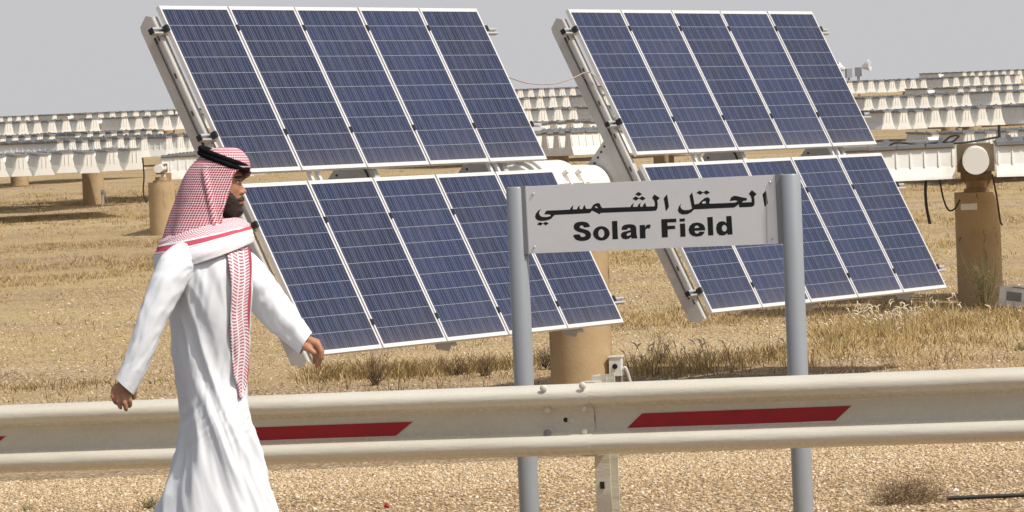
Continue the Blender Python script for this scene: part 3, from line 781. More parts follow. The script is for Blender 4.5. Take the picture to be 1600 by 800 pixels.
def scarf_material(name, kind):
    m = mat(name, (.8, .8, .8), .85, spec=.15)
    uv = nn(m, 'ShaderNodeTexCoord').outputs['UV']; sp = nn(m, 'ShaderNodeSeparateXYZ'); lk(m, uv, sp.inputs[0])
    U, V = sp.outputs[0], sp.outputs[1]
    W_ = (.82, .79, .80); RD = (.36, .022, .045); PK = (.60, .20, .25)
    def fr(x, p): return mathn(m, 'FRACT', mathn(m, 'DIVIDE', x, p))
    def lt(x, v): return mathn(m, 'LESS_THAN', x, v)
    if kind == 'check':
        p = .0086
        a = lt(fr(U, p), .66); b_ = lt(fr(V, p), .66)
        both = mathn(m, 'MULTIPLY', a, b_); one = mathn(m, 'MAXIMUM', a, b_)
        c = mix(m, one, W_, (.72, .50, .53)); c = mix(m, both, c, RD)
        bd = lt(mathn(m, 'ABSOLUTE', mathn(m, 'SUBTRACT', U, 2.0)), .005)
        lk(m, c, bsdf(m).inputs['Base Color'])
    elif kind == 'cowl':
        zz = mathn(m, 'PINGPONG', U, .012)
        q = fr(mathn(m, 'ADD', V, zz), .0105)
        fine = mix(m, lt(q, .52), W_, (.52, .16, .21))
        chk = mathn(m, 'MULTIPLY', lt(fr(U, .0096), .6), lt(fr(V, .0096), .6)); chk = mix(m, chk, W_, RD)
        c = fine
        c = mix(m, mathn(m, 'GREATER_THAN', V, .098), c, W_)
        red = mathn(m, 'MULTIPLY', mathn(m, 'GREATER_THAN', V, .108), lt(V, .133)); c = mix(m, red, c, (.52, .085, .13))
        th = mathn(m, 'MULTIPLY', mathn(m, 'GREATER_THAN', V, .140), lt(V, .1415)); c = mix(m, th, c, PK)
        lk(m, c, bsdf(m).inputs['Base Color'])
    else:   # the hanging end: short red bars across, red border lines
        a = lt(fr(V, .0112), .50); b_ = lt(fr(U, .020), .78)
        c = mix(m, mathn(m, 'MULTIPLY', a, b_), W_, (.54, .13, .18))
        inner = mathn(m, 'MULTIPLY', mathn(m, 'GREATER_THAN', U, .074), lt(U, .084)); c = mix(m, inner, c, (.52, .09, .14))
        outer = mathn(m, 'GREATER_THAN', U, .086)
        f2 = mathn(m, 'MULTIPLY', lt(fr(V, .009), .5), lt(fr(U, .009), .6)); c2 = mix(m, f2, (.8, .72, .74), (.50, .10, .15))
        c = mix(m, outer, c, c2)
        lk(m, c, bsdf(m).inputs['Base Color'])
    bn = noi(m, 55, 3, .5); bump(m, bn, .003, .6)
    return m
M_CHECK = scarf_material('red and white checked cotton', 'check')
M_COWL = scarf_material('red patterned scarf border', 'cowl')
M_END = scarf_material('red barred scarf end', 'end')

# --- head shape
HT = smooth_tab([(238, 350, 340, .012), (243, 362, 325, .045), (252, 371, 314, .064), (262, 375, 308, .071), (270, 376.5, 304, .074), (277, 377, 301, .074), (283, 376, 300, .074), (290, 375, 300, .073), (297, 375, 301, .071), (304, 374.5, 303, .069), (311, 374, 306, .066), (318, 373, 310, .062), (325, 372, 317, .056), (331, 371, 322, .050), (337, 368, 328, .042), (342, 362, 332, .034), (346, 352, 336, .022)], 4)
NB = [(255, 0, .3), (262, -.5, .4), (270, .6, .5), (276, 2.2, .45), (280, 1.2, .3), (283, .2, .16), (288, 3.0, .15), (294, 7.6, .15), (298, 11.2, .17), (301, 10.2, .20), (304, 5.6, .19), (307, 4.6, .2), (310, 6, .3), (313, 8.3, .34), (315.5, 6.3, .34), (318, 8.4, .32), (321, 6, .35), (324, 4.6, .4), (329, 7.8, .5), (333, 8.4, .5), (338, 7, .5), (342, 4, .5), (346, 1, .5)]
def head_pt(y, th, off=0.0):
    xf, xb, hb = interp(HT, y)
    cx, a = (xf + xb) / 2, (xf - xb) / 2
    bmp, wd = interp(NB, y)
    e = 2.25; c_, s_ = math.cos(th), math.sin(th)
    rr = (abs(c_) ** e + abs(s_) ** e) ** (-1 / e)
    r = a * rr * c_; dd = hb * rr * s_
    tt = math.atan2(s_, c_)
    k = bmp * math.exp(-(tt / wd) ** 2)
    k -= 3.2 * math.exp(-((abs(tt) - .40) / .17) ** 2) * math.exp(-((y - 284.5) / 4.0) ** 2)
    k += 1.3 * math.exp(-((abs(tt) - .62) / .22) ** 2) * math.exp(-((y - 296) / 6.0) ** 2)
    k += 1.1 * math.exp(-((abs(tt) - .40) / .26) ** 2) * math.exp(-((y - 277) / 2.6) ** 2)
    k += 2.6 * math.exp(-((abs(tt) - .21) / .10) ** 2) * math.exp(-((y - 301) / 3.0) ** 2)
    L = math.hypot(r * K, dd) + 1e-9; q = 1 + (k * K + off) / L
    return MP(cx + r * q, y, dd * q)
def head_grid(y0, y1, ny, t0, t1, nt_, off):
    return [[head_pt(y0 + (y1 - y0) * i / ny, t0 + (t1 - t0) * k / nt_, off(y0 + (y1 - y0) * i / ny, t0 + (t1 - t0) * k / nt_) if callable(off) else off) for k in range(nt_ + 1)] for i in range(ny + 1)]

bm_ = MB()
ny, nt_ = 72, 96
G = [[head_pt(238 + 108 * i / ny, -PI + 2 * PI * k / nt_) for k in range(nt_)] for i in range(ny + 1)]
bm_.grid(G, closed=True); bm_.add(G[0], [tuple(range(nt_))[::-1]]); bm_.add(G[-1], [tuple(range(nt_))])

def capsule(b, p, q, r0, r1, n=14):
    p, q = np.array(p), np.array(q); d = q - p; L = np.linalg.norm(d) + 1e-9; t = d / L
    pts = []; rad = []
    for k in range(5): a = (1 - k / 4) * PI / 2; pts.append(p - t * r0 * math.sin(a)); rad.append(max(r0 * math.cos(a), .0004))
    for k in range(5): a = (k / 4) * PI / 2; pts.append(q + t * r1 * math.sin(a)); rad.append(max(r1 * math.cos(a), .0004))
    b.tube(pts, rad, n)
def limb(b, P, n=14):
    for (p, r), (q, s_) in zip(P[:-1], P[1:]): capsule(b, p, q, r, s_, n)
# trunk, neck, limbs under the robe
limb(bm_, [(MP(338, 322), .056), (MP(335, 350), .058), (MP(330, 385), .075)], 20)
for d in (-.07, 0, .07): limb(bm_, [(MP(326, 418, d), .075), (MP(328, 470, d), .09), (MP(330, 560, d * .8), .085), (MP(335, 640, d), .09)], 18)
limb(bm_, [(MP(322, 418, -.13), .04), (MP(322, 418, .13), .04)])
limb(bm_, [(MP(290, 424, -.16), .034), (MP(234, 503, -.25), .030), (MP(196, 592, -.26), .025)])
limb(bm_, [(MP(360, 424, .15), .034), (MP(430, 487, .20), .030), (MP(474, 534, .19), .025)])
limb(bm_, [(MP(335, 640, -.08), .08), (MP(365, 800, -.09), .055), (MP(448, 985, -.09), .036)])          # near leg, forward
limb(bm_, [(MP(330, 640, .08), .08), (MP(300, 800, .09), .055), (MP(205, 960, .09), .036)])             # far leg, behind
limb(bm_, [(MP(446, 1000, -.09), .035), (MP(448, 1022, -.09), .032), (MP(480, 1022, -.09), .028), (MP(512, 1023, -.09), .022)])
limb(bm_, [(MP(205, 965, .09), .034), (MP(196, 990, .09), .032), (MP(222, 1012, .09), .03), (MP(250, 1022, .09), .022)])
# near hand: hanging, back of the hand towards us, fingers curled
def hand(P):
    for ch in P: limb(bm_, ch, 10)
w0 = MP(195, 598, -.26)
hand([[(w0, .026), (MP(193, 608, -.26), .022)],
      [(MP(182, 606, -.262), .015), (MP(180, 615, -.262), .0125)], [(MP(189, 607, -.264), .017), (MP(187, 618, -.264), .013)],
      [(MP(196, 607, -.262), .017), (MP(195, 618, -.262), .013)], [(MP(203, 608, -.26), .0145), (MP(202, 616, -.26), .012)],
      [(MP(177.5, 611, -.258), .0105), (MP(176.5, 620, -.266), .0086), (MP(180, 628, -.262), .0078), (MP(182, 630, -.25), .007)],
      [(MP(184.5, 617, -.266), .0095), (MP(184, 627, -.272), .0085), (MP(187, 634.5, -.266), .0076), (MP(188.5, 637, -.256), .0068)],
      [(MP(193, 618, -.268), .0098), (MP(194, 629, -.274), .0088), (MP(196.5, 637.5, -.268), .0078), (MP(197, 640, -.256), .007)],
      [(MP(201, 616, -.266), .0095), (MP(203, 626, -.268), .0084), (MP(203.5, 633, -.258), .0074), (MP(202, 635, -.246), .0066)],
      [(MP(206, 604, -.25), .012), (MP(210, 612, -.238), .0105), (MP(209, 621, -.232), .0088)]])
# far hand: reaching forward, thumb apart, fingers curling down
hand([[(MP(472, 533, .19), .027), (MP(482, 536, .19), .024)],
      [(MP(478, 540, .185), .020), (MP(492, 537, .18), .017)], [(MP(480, 534, .20), .020), (MP(493, 536, .20), .018)],
      [(MP(484, 533, .175), .018), (MP(496, 538, .16), .0135), (MP(502, 549, .155), .0112), (MP(502.5, 559, .158), .0098)],
      [(MP(492, 536, .19), .015), (MP(498, 545, .18), .0125), (MP(501, 557, .178), .0108), (MP(498.5, 567.5, .182), .0092)],
      [(MP(490, 540, .205), .014), (MP(495, 550, .205), .0118), (MP(497, 561, .205), .0102), (MP(495.5, 571, .205), .0088)],
      [(MP(488, 541, .22), .013), (MP(491, 550, .225), .0105), (MP(492.5, 559, .225), .009), (MP(491, 566, .223), .0078)],
      [(MP(474, 540, .17), .0165), (MP(481, 543.5, .155), .0138), (MP(486, 547.5, .148), .0118), (MP(490.5, 551, .146), .0098)]])
raw = bm_.build('body_raw', M_SKIN)
md = raw.modifiers.new('r', 'REMESH'); md.mode = 'VOXEL'; md.voxel_size = .0027; md.use_smooth_shade = True
sm_ = raw.modifiers.new('s', 'SMOOTH'); sm_.factor = .5; sm_.iterations = 2
me = bpy.data.meshes.new_from_object(raw.evaluated_get(bpy.context.evaluated_depsgraph_get()))
bpy.data.objects.remove(raw)
body = bpy.data.objects.new('body', me); COL.objects.link(body); body.parent = man
me.materials.clear(); me.materials.append(M_SKIN)

# lips, eyes, brows, beard
b = MB()
for y0, y1 in ((312.2, 315.3), (316, 319.6)):
    b.grid(head_grid(y0, y1, 6, -.42, .42, 16, lambda y, t, y0=y0, y1=y1: .0006 + .0012 * math.sin(PI * (y - y0) / (y1 - y0)) * math.cos(t * 3)))
b.build('lips', mat('brown lips', (.28, .10, .075), .5), man)
for sgn in (-1, 1):
    p = head_pt(284.5, sgn * .46, -.006)
    b = MB()
    for k in range(8):
        pass
    rr = .0115; n = 10
    Gs = [[p + rr * np.array([math.sin(PI * i / n) * math.cos(2 * PI * j / 16), math.sin(PI * i / n) * math.sin(2 * PI * j / 16), math.cos(PI * i / n)]) for j in range(16)] for i in range(n + 1)]
    b.grid(Gs, closed=True); e = b.build('eye', mat('eye white', (.55, .50, .46), .2), man)
    b = MB(); q = head_pt(284.7, sgn * .40, -.0005); b.tube([q + np.array([-.004, 0, 0]), q + np.array([.0012, 0, 0])], .0048, 12); b.build('iris', M_BLACK, e)
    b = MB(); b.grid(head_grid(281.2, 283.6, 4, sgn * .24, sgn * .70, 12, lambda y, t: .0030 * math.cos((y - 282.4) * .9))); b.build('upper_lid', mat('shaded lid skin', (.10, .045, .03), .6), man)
    b = MB(); b.grid(head_grid(274.6, 279.4, 5, sgn * .14, sgn * .82, 16, lambda y, t: .0036 * math.cos((y - 277) * .62) * math.sin(PI * min(1, max(0, (abs(t) - .12) / .72))) - .0004)); b.build('eyebrow', M_HAIR, man)
def jaw_off(y, t):
    at_ = abs(t)
    # lower edge of the cheek: beard begins higher towards the ear
    line = float(np.interp(at_, [0, .30, .48, .75, 1.1, 1.6], [323, 321.5, 316, 309, 300, 284]))
    d = (y - line) / 6.0
    k = max(-.006, min(.0075 if at_ > .5 else .0045, .003 + .005 * d)) if d > -1 else -.006
    if at_ < .25: k = min(k, .002 if y < 330 else .0035)
    k += .0022 * noise.noise(Vector((t * 22, y * .5, 0)))
    return k
b = MB(); b.grid(head_grid(282, 346, 64, -1.7, 1.7, 90, jaw_off)); b.build('beard', M_HAIR, man)
def mou_off(y, t):
    mid = 309.3 + abs(t) * 7.5; k = .0042 - abs(y - mid) * .0013
    return max(-.005, k * (1.25 - abs(t) * .8)) + .0008 * noise.noise(Vector((t * 30, y * .9, 5)))
b = MB(); b.grid(head_grid(304.5, 319, 20, -.62, .62, 40, mou_off)); b.build('moustache', M_HAIR, man)
b = MB(); b.grid(head_grid(319.8, 325, 8, -.13, .13, 8, .0018)); b.build('chin_hair', M_HAIR, man)

# --- robe
TT = smooth_tab([(350, 312, 362, .070), (364, 296, 378, .10), (378, 272, 388, .150), (392, 259, 392, .188), (410, 252, 394, .212), (440, 255, 394.5, .222), (480, 262, 393, .214), (520, 267, 391, .202), (560, 269, 389, .192), (600, 275, 386.5, .190), (640, 283, 389, .200), (680, 281, 401, .208), (720, 270, 412, .212), (760, 255, 422.5, .214), (800, 240, 433, .218), (860, 219, 448, .225), (920, 203, 462, .232), (985, 192, 474, .236)], 5)
def robe_pt(y, th, off=0.0):
    xb, xf, hb = interp(TT, y)
    cx, a = (xf + xb) / 2, (xf - xb) / 2
    e = 2.2; c_, s_ = math.cos(th), math.sin(th); rr = (abs(c_) ** e + abs(s_) ** e) ** (-1 / e)
    x = a * rr * c_; d = hb * rr * s_
    L = math.hypot(x * K, d) + 1e-9; q = 1 + off / L
    return MP(cx + x * q, y, d * q)
def ridge(v): return 1.0 - 2.3 * (math.sqrt(v * v + .0016) - .04)
def robe_fold(y, th):
    low = min(1, max(0, (y - 590) / 120)); mid = math.exp(-((y - 560) / 60) ** 2)
    tn_ = th if th > 0 else th + 2 * PI           # 0..2pi, near side pi..2pi
    u = math.cos(th); v = math.sin(th)
    q = tn_ * 1.0 - (y - 640) * .0052
    f = low * (.013 * ridge(noise.noise(Vector((u * 2.2 - (y - 640) * .009, v * 2.0, y * .0022)))) + .0075 * ridge(noise.noise(Vector((u * 4.6 - (y - 640) * .019, v * 4.4, y * .004 + 7)))) - .008)
    f += low * .0050 * ridge(noise.noise(Vector((u * 3.4 - (y - 640) * .014, v * 2.5, y * .0015 + 21)))) + low * .0012 * noise.noise(Vector((u * 11 - y * .05, v * 9, y * .012)))
    # tension folds fanning out from the bent hip at the back
    r = y - 640
    f += .007 * math.exp(-((y - 655) / 34) ** 2) * ridge(noise.noise(Vector(((y + u * 55) * .055, v * 1.2, 2))))
    up = (1 - low)
    f += up * (.0085 * ridge(noise.noise(Vector((u * 2.6 - y * .012, v * 2.2, y * .004 + 3)))) + .0045 * ridge(noise.noise(Vector((u * 5.5 + y * .016, v * 4, y * .008 + 33)))) + .003 * noise.noise(Vector((u * 6 + y * .02, v * 6, y * .022 + 9))) - .009)
    return f - low * .007
b = MB(); ny, nt_ = 190, 180
ys_ = [350 + (985 - 350) * i / ny for i in range(ny + 1)]
b.grid([[robe_pt(y, -PI + 2 * PI * k / nt_, robe_fold(y, -PI + 2 * PI * k / nt_) * min(1, max(0, (y - 395) / 40))) for k in range(nt_)] for y in ys_], closed=True)
b.grid([[robe_pt(y, -PI + 2 * PI * k / nt_, -.006 + robe_fold(y, -PI + 2 * PI * k / nt_)) for k in range(nt_)][::-1] for y in ys_[-12:]], closed=True)
b.build('robe', M_THOBE, man)
# sleeves
def sleeve(P, seed, cuff, amp=.0045, crease=4.9):
    P = smooth_tab(P, 12); nr = len(P); n = 56; b = MB(); G = []; prev = None; Gi = []
    pts = [MP(p[0], p[1], p[2]) for p in P]
    for i, p in enumerate(P):
        t = pts[min(i + 1, nr - 1)] - pts[max(i - 1, 0)]; t /= np.linalg.norm(t)
        a = np.cross(t, np.array([0, 1.0, 0])); a /= np.linalg.norm(a); c2 = np.cross(a, t)
        s_ = i / (nr - 1); row = []; rowi = []
        for k in range(n):
            th = 2 * PI * k / n; r = p[3] * K
            fo = amp * (1 - .35 * s_) * (ridge(noise.noise(Vector((math.cos(th) * 1.7 + s_ * 5.0, math.sin(th) * 1.7, s_ * 6 + seed)))) - .6) + amp * .5 * noise.noise(Vector((math.cos(th) * 3 + s_ * 12, math.sin(th) * 3, s_ * 14 + seed)))
            fo *= (1 if s_ < .86 else .25)
            fo += .0075 * (1 - .3 * s_) * max(0, 1 - abs(((th - crease + PI) % (2 * PI)) - PI) / .55)
            sk = cuff * (math.cos(th)) * max(0, (s_ - .8) / .2) * .012
            q = (a * math.cos(th) + c2 * math.sin(th) * .92)
            row.append(pts[i] + q * (r + fo) + t * sk); rowi.append(pts[i] + q * (r + fo - .004) + t * sk)
        G.append(row); Gi.append(rowi)
    b.grid(G, closed=True); b.grid([r[::-1] for r in Gi[-14:]], closed=True); b.grid([G[-1], Gi[-1]], closed=True)
    return b.build('sleeve', M_THOBE, man)
sleeve([(300, 402, -.14, 27), (280, 414, -.18, 29.5), (264, 440, -.212, 27), (250, 470, -.232, 24.5), (236, 503, -.245, 22), (223, 540, -.255, 20.5), (209, 575, -.26, 19), (195, 604, -.262, 18.2)], 3, 1)
sleeve([(352, 404, .12, 26), (376, 420, .155, 31), (398, 446, .18, 31.5), (420, 473, .195, 29), (442, 499, .20, 27), (462, 520, .195, 22), (478, 537, .19, 19)], 11, -1, .0055)

# --- head cloth
GT = smooth_tab([(231.5, 343, 362, .014), (234, 331, 373, .040), (240, 320, 381, .066), (247, 312, 386, .083), (255, 304, 389.5, .094), (264, 296, 390, .098), (275, 289, 389, .100), (290, 283, 387, .104), (305, 278.5, 385, .108), (320, 274.5, 386, .112), (335, 270, 382, .115), (350, 266, 380, .120), (365, 262, 380, .128), (382, 258, 378, .135)], 5)
EN = [(231, 400), (260.5, 400), (262, 388), (264, 376), (267, 369.5), (270, 366), (275, 363), (290, 360), (305, 356.5), (320, 351.5), (335, 347), (350, 346), (365, 354), (382, 366)]
EF = [(231, 400), (261, 400), (264, 389.8), (270, 389), (276, 386), (282, 379), (290, 370), (296, 366), (320, 364), (350, 362), (382, 368)]
ny, nt_ = 120, 150; G = []; UVs = []
vacc = 0; prevc = None
for i in range(ny + 1):
    y = 231.5 + (382 - 231.5) * (i / ny)
    xb, xf, hb = interp(GT, y); cx, a = (xb + xf) / 2, (xf - xb) / 2
    en = interp(EN, y)[0]; ef = interp(EF, y)[0]
    tn_ = math.acos(max(-1, min(1, (en - cx) / a))); tf = math.acos(max(-1, min(1, (ef - cx) / a)))
    row = []; uvr = []
    s_ = i / ny
    for k in range(nt_ + 1):
        th = tf + (2 * PI - tf - tn_) * k / nt_
        c_, sn_ = math.cos(th), math.sin(th)
        amp = .0010 + .011 * max(0, min(1, (y - 262) / 60))
        ph = th * 6.0 + (y - 260) * .016
        fo = amp * (.75 * math.sin(ph) * abs(math.sin(ph)) ** .3 * .7 + .9 * noise.noise(Vector((c_ * 2.4 + (y - 250) * .006, sn_ * 2.4, y * .006))))
        # long ridge that falls from the cord behind the ear, and the rolled edge round the face
        rx = 317 + (y - 248) * .17
        xx = cx + a * c_
        if sn_ < 0: fo += .010 * max(0, min(1, (y - 255) / 20)) * math.exp(-((xx - rx) / 4.0) ** 2)
        edge = min(k, nt_ - k)
        if y > 268: fo += .005 * math.exp(-(edge / 3.0) ** 2)
        L = math.hypot(a * K * c_, hb * sn_) + 1e-9; q = 1 + fo / L
        sag = 0
        row.append(MP(cx + a * c_ * q, y + sag, hb * sn_ * q)); uvr.append((th * .105 + .2 * 0 + y * .0004, (y - 231) * K * 1.04))
    G.append(row); UVs.append(uvr)
b = MB(); b.grid(G, uv=UVs)
b.add(G[0], [tuple(range(nt_ + 1))], 0, [[(p[0] * .3, p[1]) for p in UVs[0]]])
gh = b.build('head_cloth', M_CHECK, man)
sd = gh.modifiers.new('t', 'SOLIDIFY'); sd.thickness = .0035; sd.offset = -1
# peak of cloth jutting over the brow
# --- cord
n = 64; b = MB()
for lv, rt in ((0, .0100), (1, .0100)):
    pts = []
    for k in range(n + 1):
        th = 2 * PI * k / n
        x = 349.5 + 36.5 * math.cos(th); y = 248.5 + 13.5 * math.cos(th) - 2.5 * math.sin(th) + (lv - .5) * 6.6
        pts.append(MP(x - (lv - .5) * 1.2, y, (.092 + .003 * lv) * math.sin(th)))
    b2 = MB(); b2.tube(pts, rt, 14, cap=False); b2.build('head_cord', M_AGAL, man)
# --- scarf wound round the neck and shoulders
CW = smooth_tab([(288, 350, 366, 341, .085), (273, 362, 379, 346, .118), (257, 376, 385, 350, .150), (248, 389, 389, 355, .182), (243.5, 402, 392, 362, .208), (242, 416, 394.5, 370, .2225), (247, 428, 394.8, 378, .2225)], 8)
G = []; UVs = []; vv = 0; pp = None
for i, (xb, yb, xf, yf, hb) in enumerate(CW):
    row = []; uvr = []; nt2 = 140
    mid = MP((xb + xf) / 2, (yb + yf) / 2 + 2, -hb)
    if pp is not None: vv += np.linalg.norm(mid - pp)
    pp = mid; s_ = i / (len(CW) - 1)
    for k in range(nt2 + 1):
        th = 2 * PI * k / nt2; c_, sn_ = math.cos(th), math.sin(th)
        cx, a = (xb + xf) / 2, (xf - xb) / 2; y = (yb + yf) / 2 + (yf - yb) / 2 * c_ + 5 * s_ * sn_ * sn_
        fo = (1 - s_ * .75) * (.006 * ridge(noise.noise(Vector((c_ * 1.2, sn_ * 1.2, s_ * 7 + c_ * 1.4)))) + .0028 * math.sin(s_ * 22 + th * 2)) * (1 - s_ * .5) + .0035 - .002 * s_
        L = math.hypot(a * K * c_, hb * sn_); q = 1 + fo / L
        row.append(MP(cx + a * c_ * q, y, hb * sn_ * q)); uvr.append((th * .17, vv))
    G.append(row); UVs.append(uvr)
b = MB(); b.grid(G, uv=UVs); cw = b.build('shoulder_scarf', M_COWL, man)
sd = cw.modifiers.new('t', 'SOLIDIFY'); sd.thickness = .004; sd.offset = -1
# --- hanging end of the scarf
ST = smooth_tab([(385, 358, 389), (391, 356, 391), (397, 355, 391.5), (410, 357, 392.5), (430, 360, 392), (460, 362, 391.5), (500, 360, 389.5), (540, 361, 388.5), (570, 364, 388.5), (590, 366, 387.5), (604, 371, 384), (622, 375, 378)], 7)
G = []; UVs = []; nc = 22
for y, x0, x1 in ST:
    xb, xf, hb = interp(TT, max(y, 392)); cx, a = (xb + xf) / 2, (xf - xb) / 2
    row = []; uvr = []
    for k in range(nc + 1):
        x = x0 + (x1 - x0) * k / nc; cc = max(-1, min(.975, (x - cx) / a))
        d = -hb * max(.02, (1 - abs(cc) ** 2.2)) ** (1 / 2.2)
        fold = .006 + .010 * (1 + math.sin(k / nc * 9 + y * .03 + 1.5 * noise.noise(Vector((k * .1, y * .02, 3))))) * .5 + .006 * noise.noise(Vector((k * .25, y * .03, 8)))
        row.append(MP(x, y, d - fold * min(1, (y - 381) / 30) - .006)); uvr.append(((x - 354) * K + .004 * math.sin(y * .055), y * K + .010 * math.sin(k / nc * 5 + y * .02)))
    G.append(row); UVs.append(uvr)
b = MB(); b.grid(G, uv=UVs); en_ = b.build('scarf_end', M_END, man)
sd = en_.modifiers.new('t', 'SOLIDIFY'); sd.thickness = .004; sd.offset = 0
# sandals
for (x0, y0, x1, y1, d) in ((436, 1028, 522, 1029, -.09), (190, 1006, 258, 1029, .09)):
    p, q = MP(x0, y0, d), MP(x1, y1, d); b = MB(); t = (q - p); L = np.linalg.norm(t); t /= L
    R = np.array([t, [0, 1, 0], np.cross(t, [0, 1, 0])]).T
    b.box((p + q) / 2, (L, .085, .018), 0, R); c_ = p + t * L * .66; b.box(c_ + np.array([0, 0, .045]), (.05, .09, .012), 0, R); b.build('sandal', mat('brown leather', (.08, .045, .025), .6), man)

# ------------------------------------------------------------------ plants
def veg_mat(name, cols, tr=.25):
    m = mat(name, cols[0], .85, spec=.15)
    g = nn(m, 'ShaderNodeNewGeometry')
    c = ramp(m, g.outputs['Random Per Island'], [(i / (len(cols) - 1), c) for i, c in enumerate(cols)]); lk(m, c, bsdf(m).inputs['Base Color'])
    return m
M_GRASS = veg_mat('dry straw grass', [(.26, .17, .07), (.42, .30, .13), (.56, .42, .20), (.66, .53, .31)])
M_GRASSD = veg_mat('brown dead grass', [(.12, .08, .035), (.20, .14, .06), (.30, .21, .10)])
M_PLUME = veg_mat('pale seed plumes', [(.62, .52, .36), (.78, .70, .54)])
M_TWIG = veg_mat('grey brown twigs', [(.10, .07, .045), (.17, .12, .08)])
M_WEED = veg_mat('grey green weed', [(.13, .13, .05), (.22, .20, .09), (.30, .26, .14)])

def blades(b, x, y, z, n, h, spread, wd, mi=0, lean=.5):
    for _ in range(n):
        a = RNG.uniform(0, 2 * PI); r = spread * math.sqrt(RNG.uniform()); hh = h * RNG.uniform(.45, 1.1)
        bx_, by_ = x + r * math.cos(a), y + r * math.sin(a)
        ln = lean * hh * RNG.uniform(.1, 1); ca, sa = math.cos(a + RNG.normal(0, .5)), math.sin(a + RNG.normal(0, .5))
        w_ = wd * RNG.uniform(.6, 1.4)
        P = [(bx_ - w_, by_, z), (bx_ + w_, by_, z), (bx_ + ca * ln * .35 + w_ * .7, by_ + sa * ln * .35, z + hh * .6), (bx_ + ca * ln * .35 - w_ * .7, by_ + sa * ln * .35, z + hh * .6), (bx_ + ca * ln, by_ + sa * ln, z + hh)]
        b.add(P, [(0, 1, 2, 3), (3, 2, 4)], mi)
def world_xy(px, Z):
    p = at(px, 300, Z); return p[0], p[1]
gb = MB()
def band_density(px, Z):
    d = .0
    for zc_, sg_, am, x0, x1 in ((49.7, .9, 1.2, 470, 870), (49.8, .8, 1.3, 950, 1230), (58.5, 2.2, .9, 940, 1300), (54.5, 4.2, 1.0, 1240, 1700), (77, 3, .7, 930, 1500), (81, 5, .9, -80, 300), (95, 2, .9, -80, 300), (50, .7, .5, -80, 300), (110, 4, .7, -80, 1700), (126, 5, .6, -80, 1700), (89, 3, .5, 900, 1700)):
        if x0 <= px <= x1: d = max(d, am * math.exp(-((Z - zc_) / sg_) ** 2))
    return d
cnt = 0
while cnt < 15000:
    Z = 43.5 + 100 * RNG.uniform() ** 1.25; px = RNG.uniform(-80, 1680)
    x, y = world_xy(px, Z)
    nz_ = .5 + .9 * noise.noise(Vector((x * .35, y * .30, 4))) + .5 * noise.noise(Vector((x * 1.3, y * 1.1, 9)))
    if RNG.uniform() > band_density(px, Z) * min(1, max(0, nz_) ** 2 * 2.2) + .03: continue
    z = terrain(x, y) - .01; cnt += 1
    hh = RNG.uniform(.03, .12) * (1.6 if (44 < Z < 58 and px > 1250) else 1.8 if Z < 51 and 460 < px < 1240 else 1)
    mi = 1 if RNG.uniform() < (.75 if Z < 51 and px < 1240 else .25) else 0
    blades(gb, x, y, z, 7, hh, .12 + hh * .5, .0025 + Z * .00002, mi, 1.5)
# plumes near the column and at the right
for (pa, pb, za, zb, n) in ((968, 1100, 47.3, 48.4, 34), (1100, 1260, 47.6, 48.6, 12), (1325, 1420, 52.5, 54.5, 110), (1430, 1500, 55, 58, 22), (1290, 1600, 50, 56, 24)):
    for _ in range(n):
        px, Z = RNG.uniform(pa, pb), RNG.uniform(za, zb); x, y = world_xy(px, Z); z = terrain(x, y)
        h = RNG.uniform(.14, .34); a = RNG.normal(0, .9); ca = math.sin(a); l = h * .35
        gb.tube([(x, y, z), (x + ca * l * .3, y, z + h * .6), (x + ca * l * .7, y, z + h * .9)], .003, 3, 0, cap=False)
        gb.tube([(x + ca * l * .7, y, z + h * .9), (x + ca * l * .95, y, z + h * 1.03), (x + ca * l * 1.4, y, z + h * 1.08)], [.004, .010, .003], 4, 2, cap=False)
        blades(gb, x, y, z, 8, h * .8, .08, .004, 0, .5)
gr = gb.build('dry_grass', [M_GRASS, M_GRASSD, M_PLUME]); tag(gr, 'dry straw coloured grass in streaks across the stony field', 'grass', kind='stuff')

def twig_bush(name, px, Z, label, h, n, m, spread=.5, leaf=0, r=.004, cat='bush', tilt=0):
    x, y = world_xy(px, Z); z = terrain(x, y) - .02
    o = empty(name, (x, y, z)); tag(o, label, cat)
    b = MB(); lb = MB()
    for _ in range(n):
        a = RNG.uniform(0, 2 * PI); s_ = RNG.uniform(.1, 1) * spread; hh = h * RNG.uniform(.5, 1.05)
        P = [np.array([RNG.normal(0, .02), RNG.normal(0, .02), 0])]
        for k in range(1, 5):
            t = k / 4; P.append(np.array([math.cos(a) * s_ * t ** .8 + tilt * t + RNG.normal(0, .012), math.sin(a) * s_ * t ** .8 + RNG.normal(0, .012), hh * t]))
        b.tube(P, [r, r * .8, r * .65, r * .5, r * .3], 4, cap=False)
        for _k in range(3):
            i = RNG.integers(1, 4); q = P[i]; d = np.array([RNG.normal(0, .5), RNG.normal(0, .5), RNG.uniform(.4, 1)]); d *= h * .22 / np.linalg.norm(d)
            b.tube([q, q + d * .6, q + d], [r * .5, r * .4, r * .25], 3, cap=False)
            for _l in range(leaf):
                c_ = q + d * RNG.uniform(.2, 1.1) + RNG.normal(0, .01, 3); w_ = h * .02; dr = RNG.normal(0, 1, 3); dr /= np.linalg.norm(dr)
                e = np.cross(dr, [0, 0, 1]) * w_ * .5
                lb.add([c_ - e, c_ + e, c_ + dr * w_ * 2], [(0, 1, 2)])
    b.build('stems', m, o)
    if leaf: lb.build('leaves', M_WEED, o)
    return o
twig_bush('dry_bush', 572, 47.8, 'bare fan of dark twigs above the rail, right of the forward hand', .42, 34, M_TWIG, .28)
twig_bush('green_weed', 1532, 57.2, 'thin grey green weed growing in front of the near right column', .85, 26, M_WEED, .32, 3, .006)
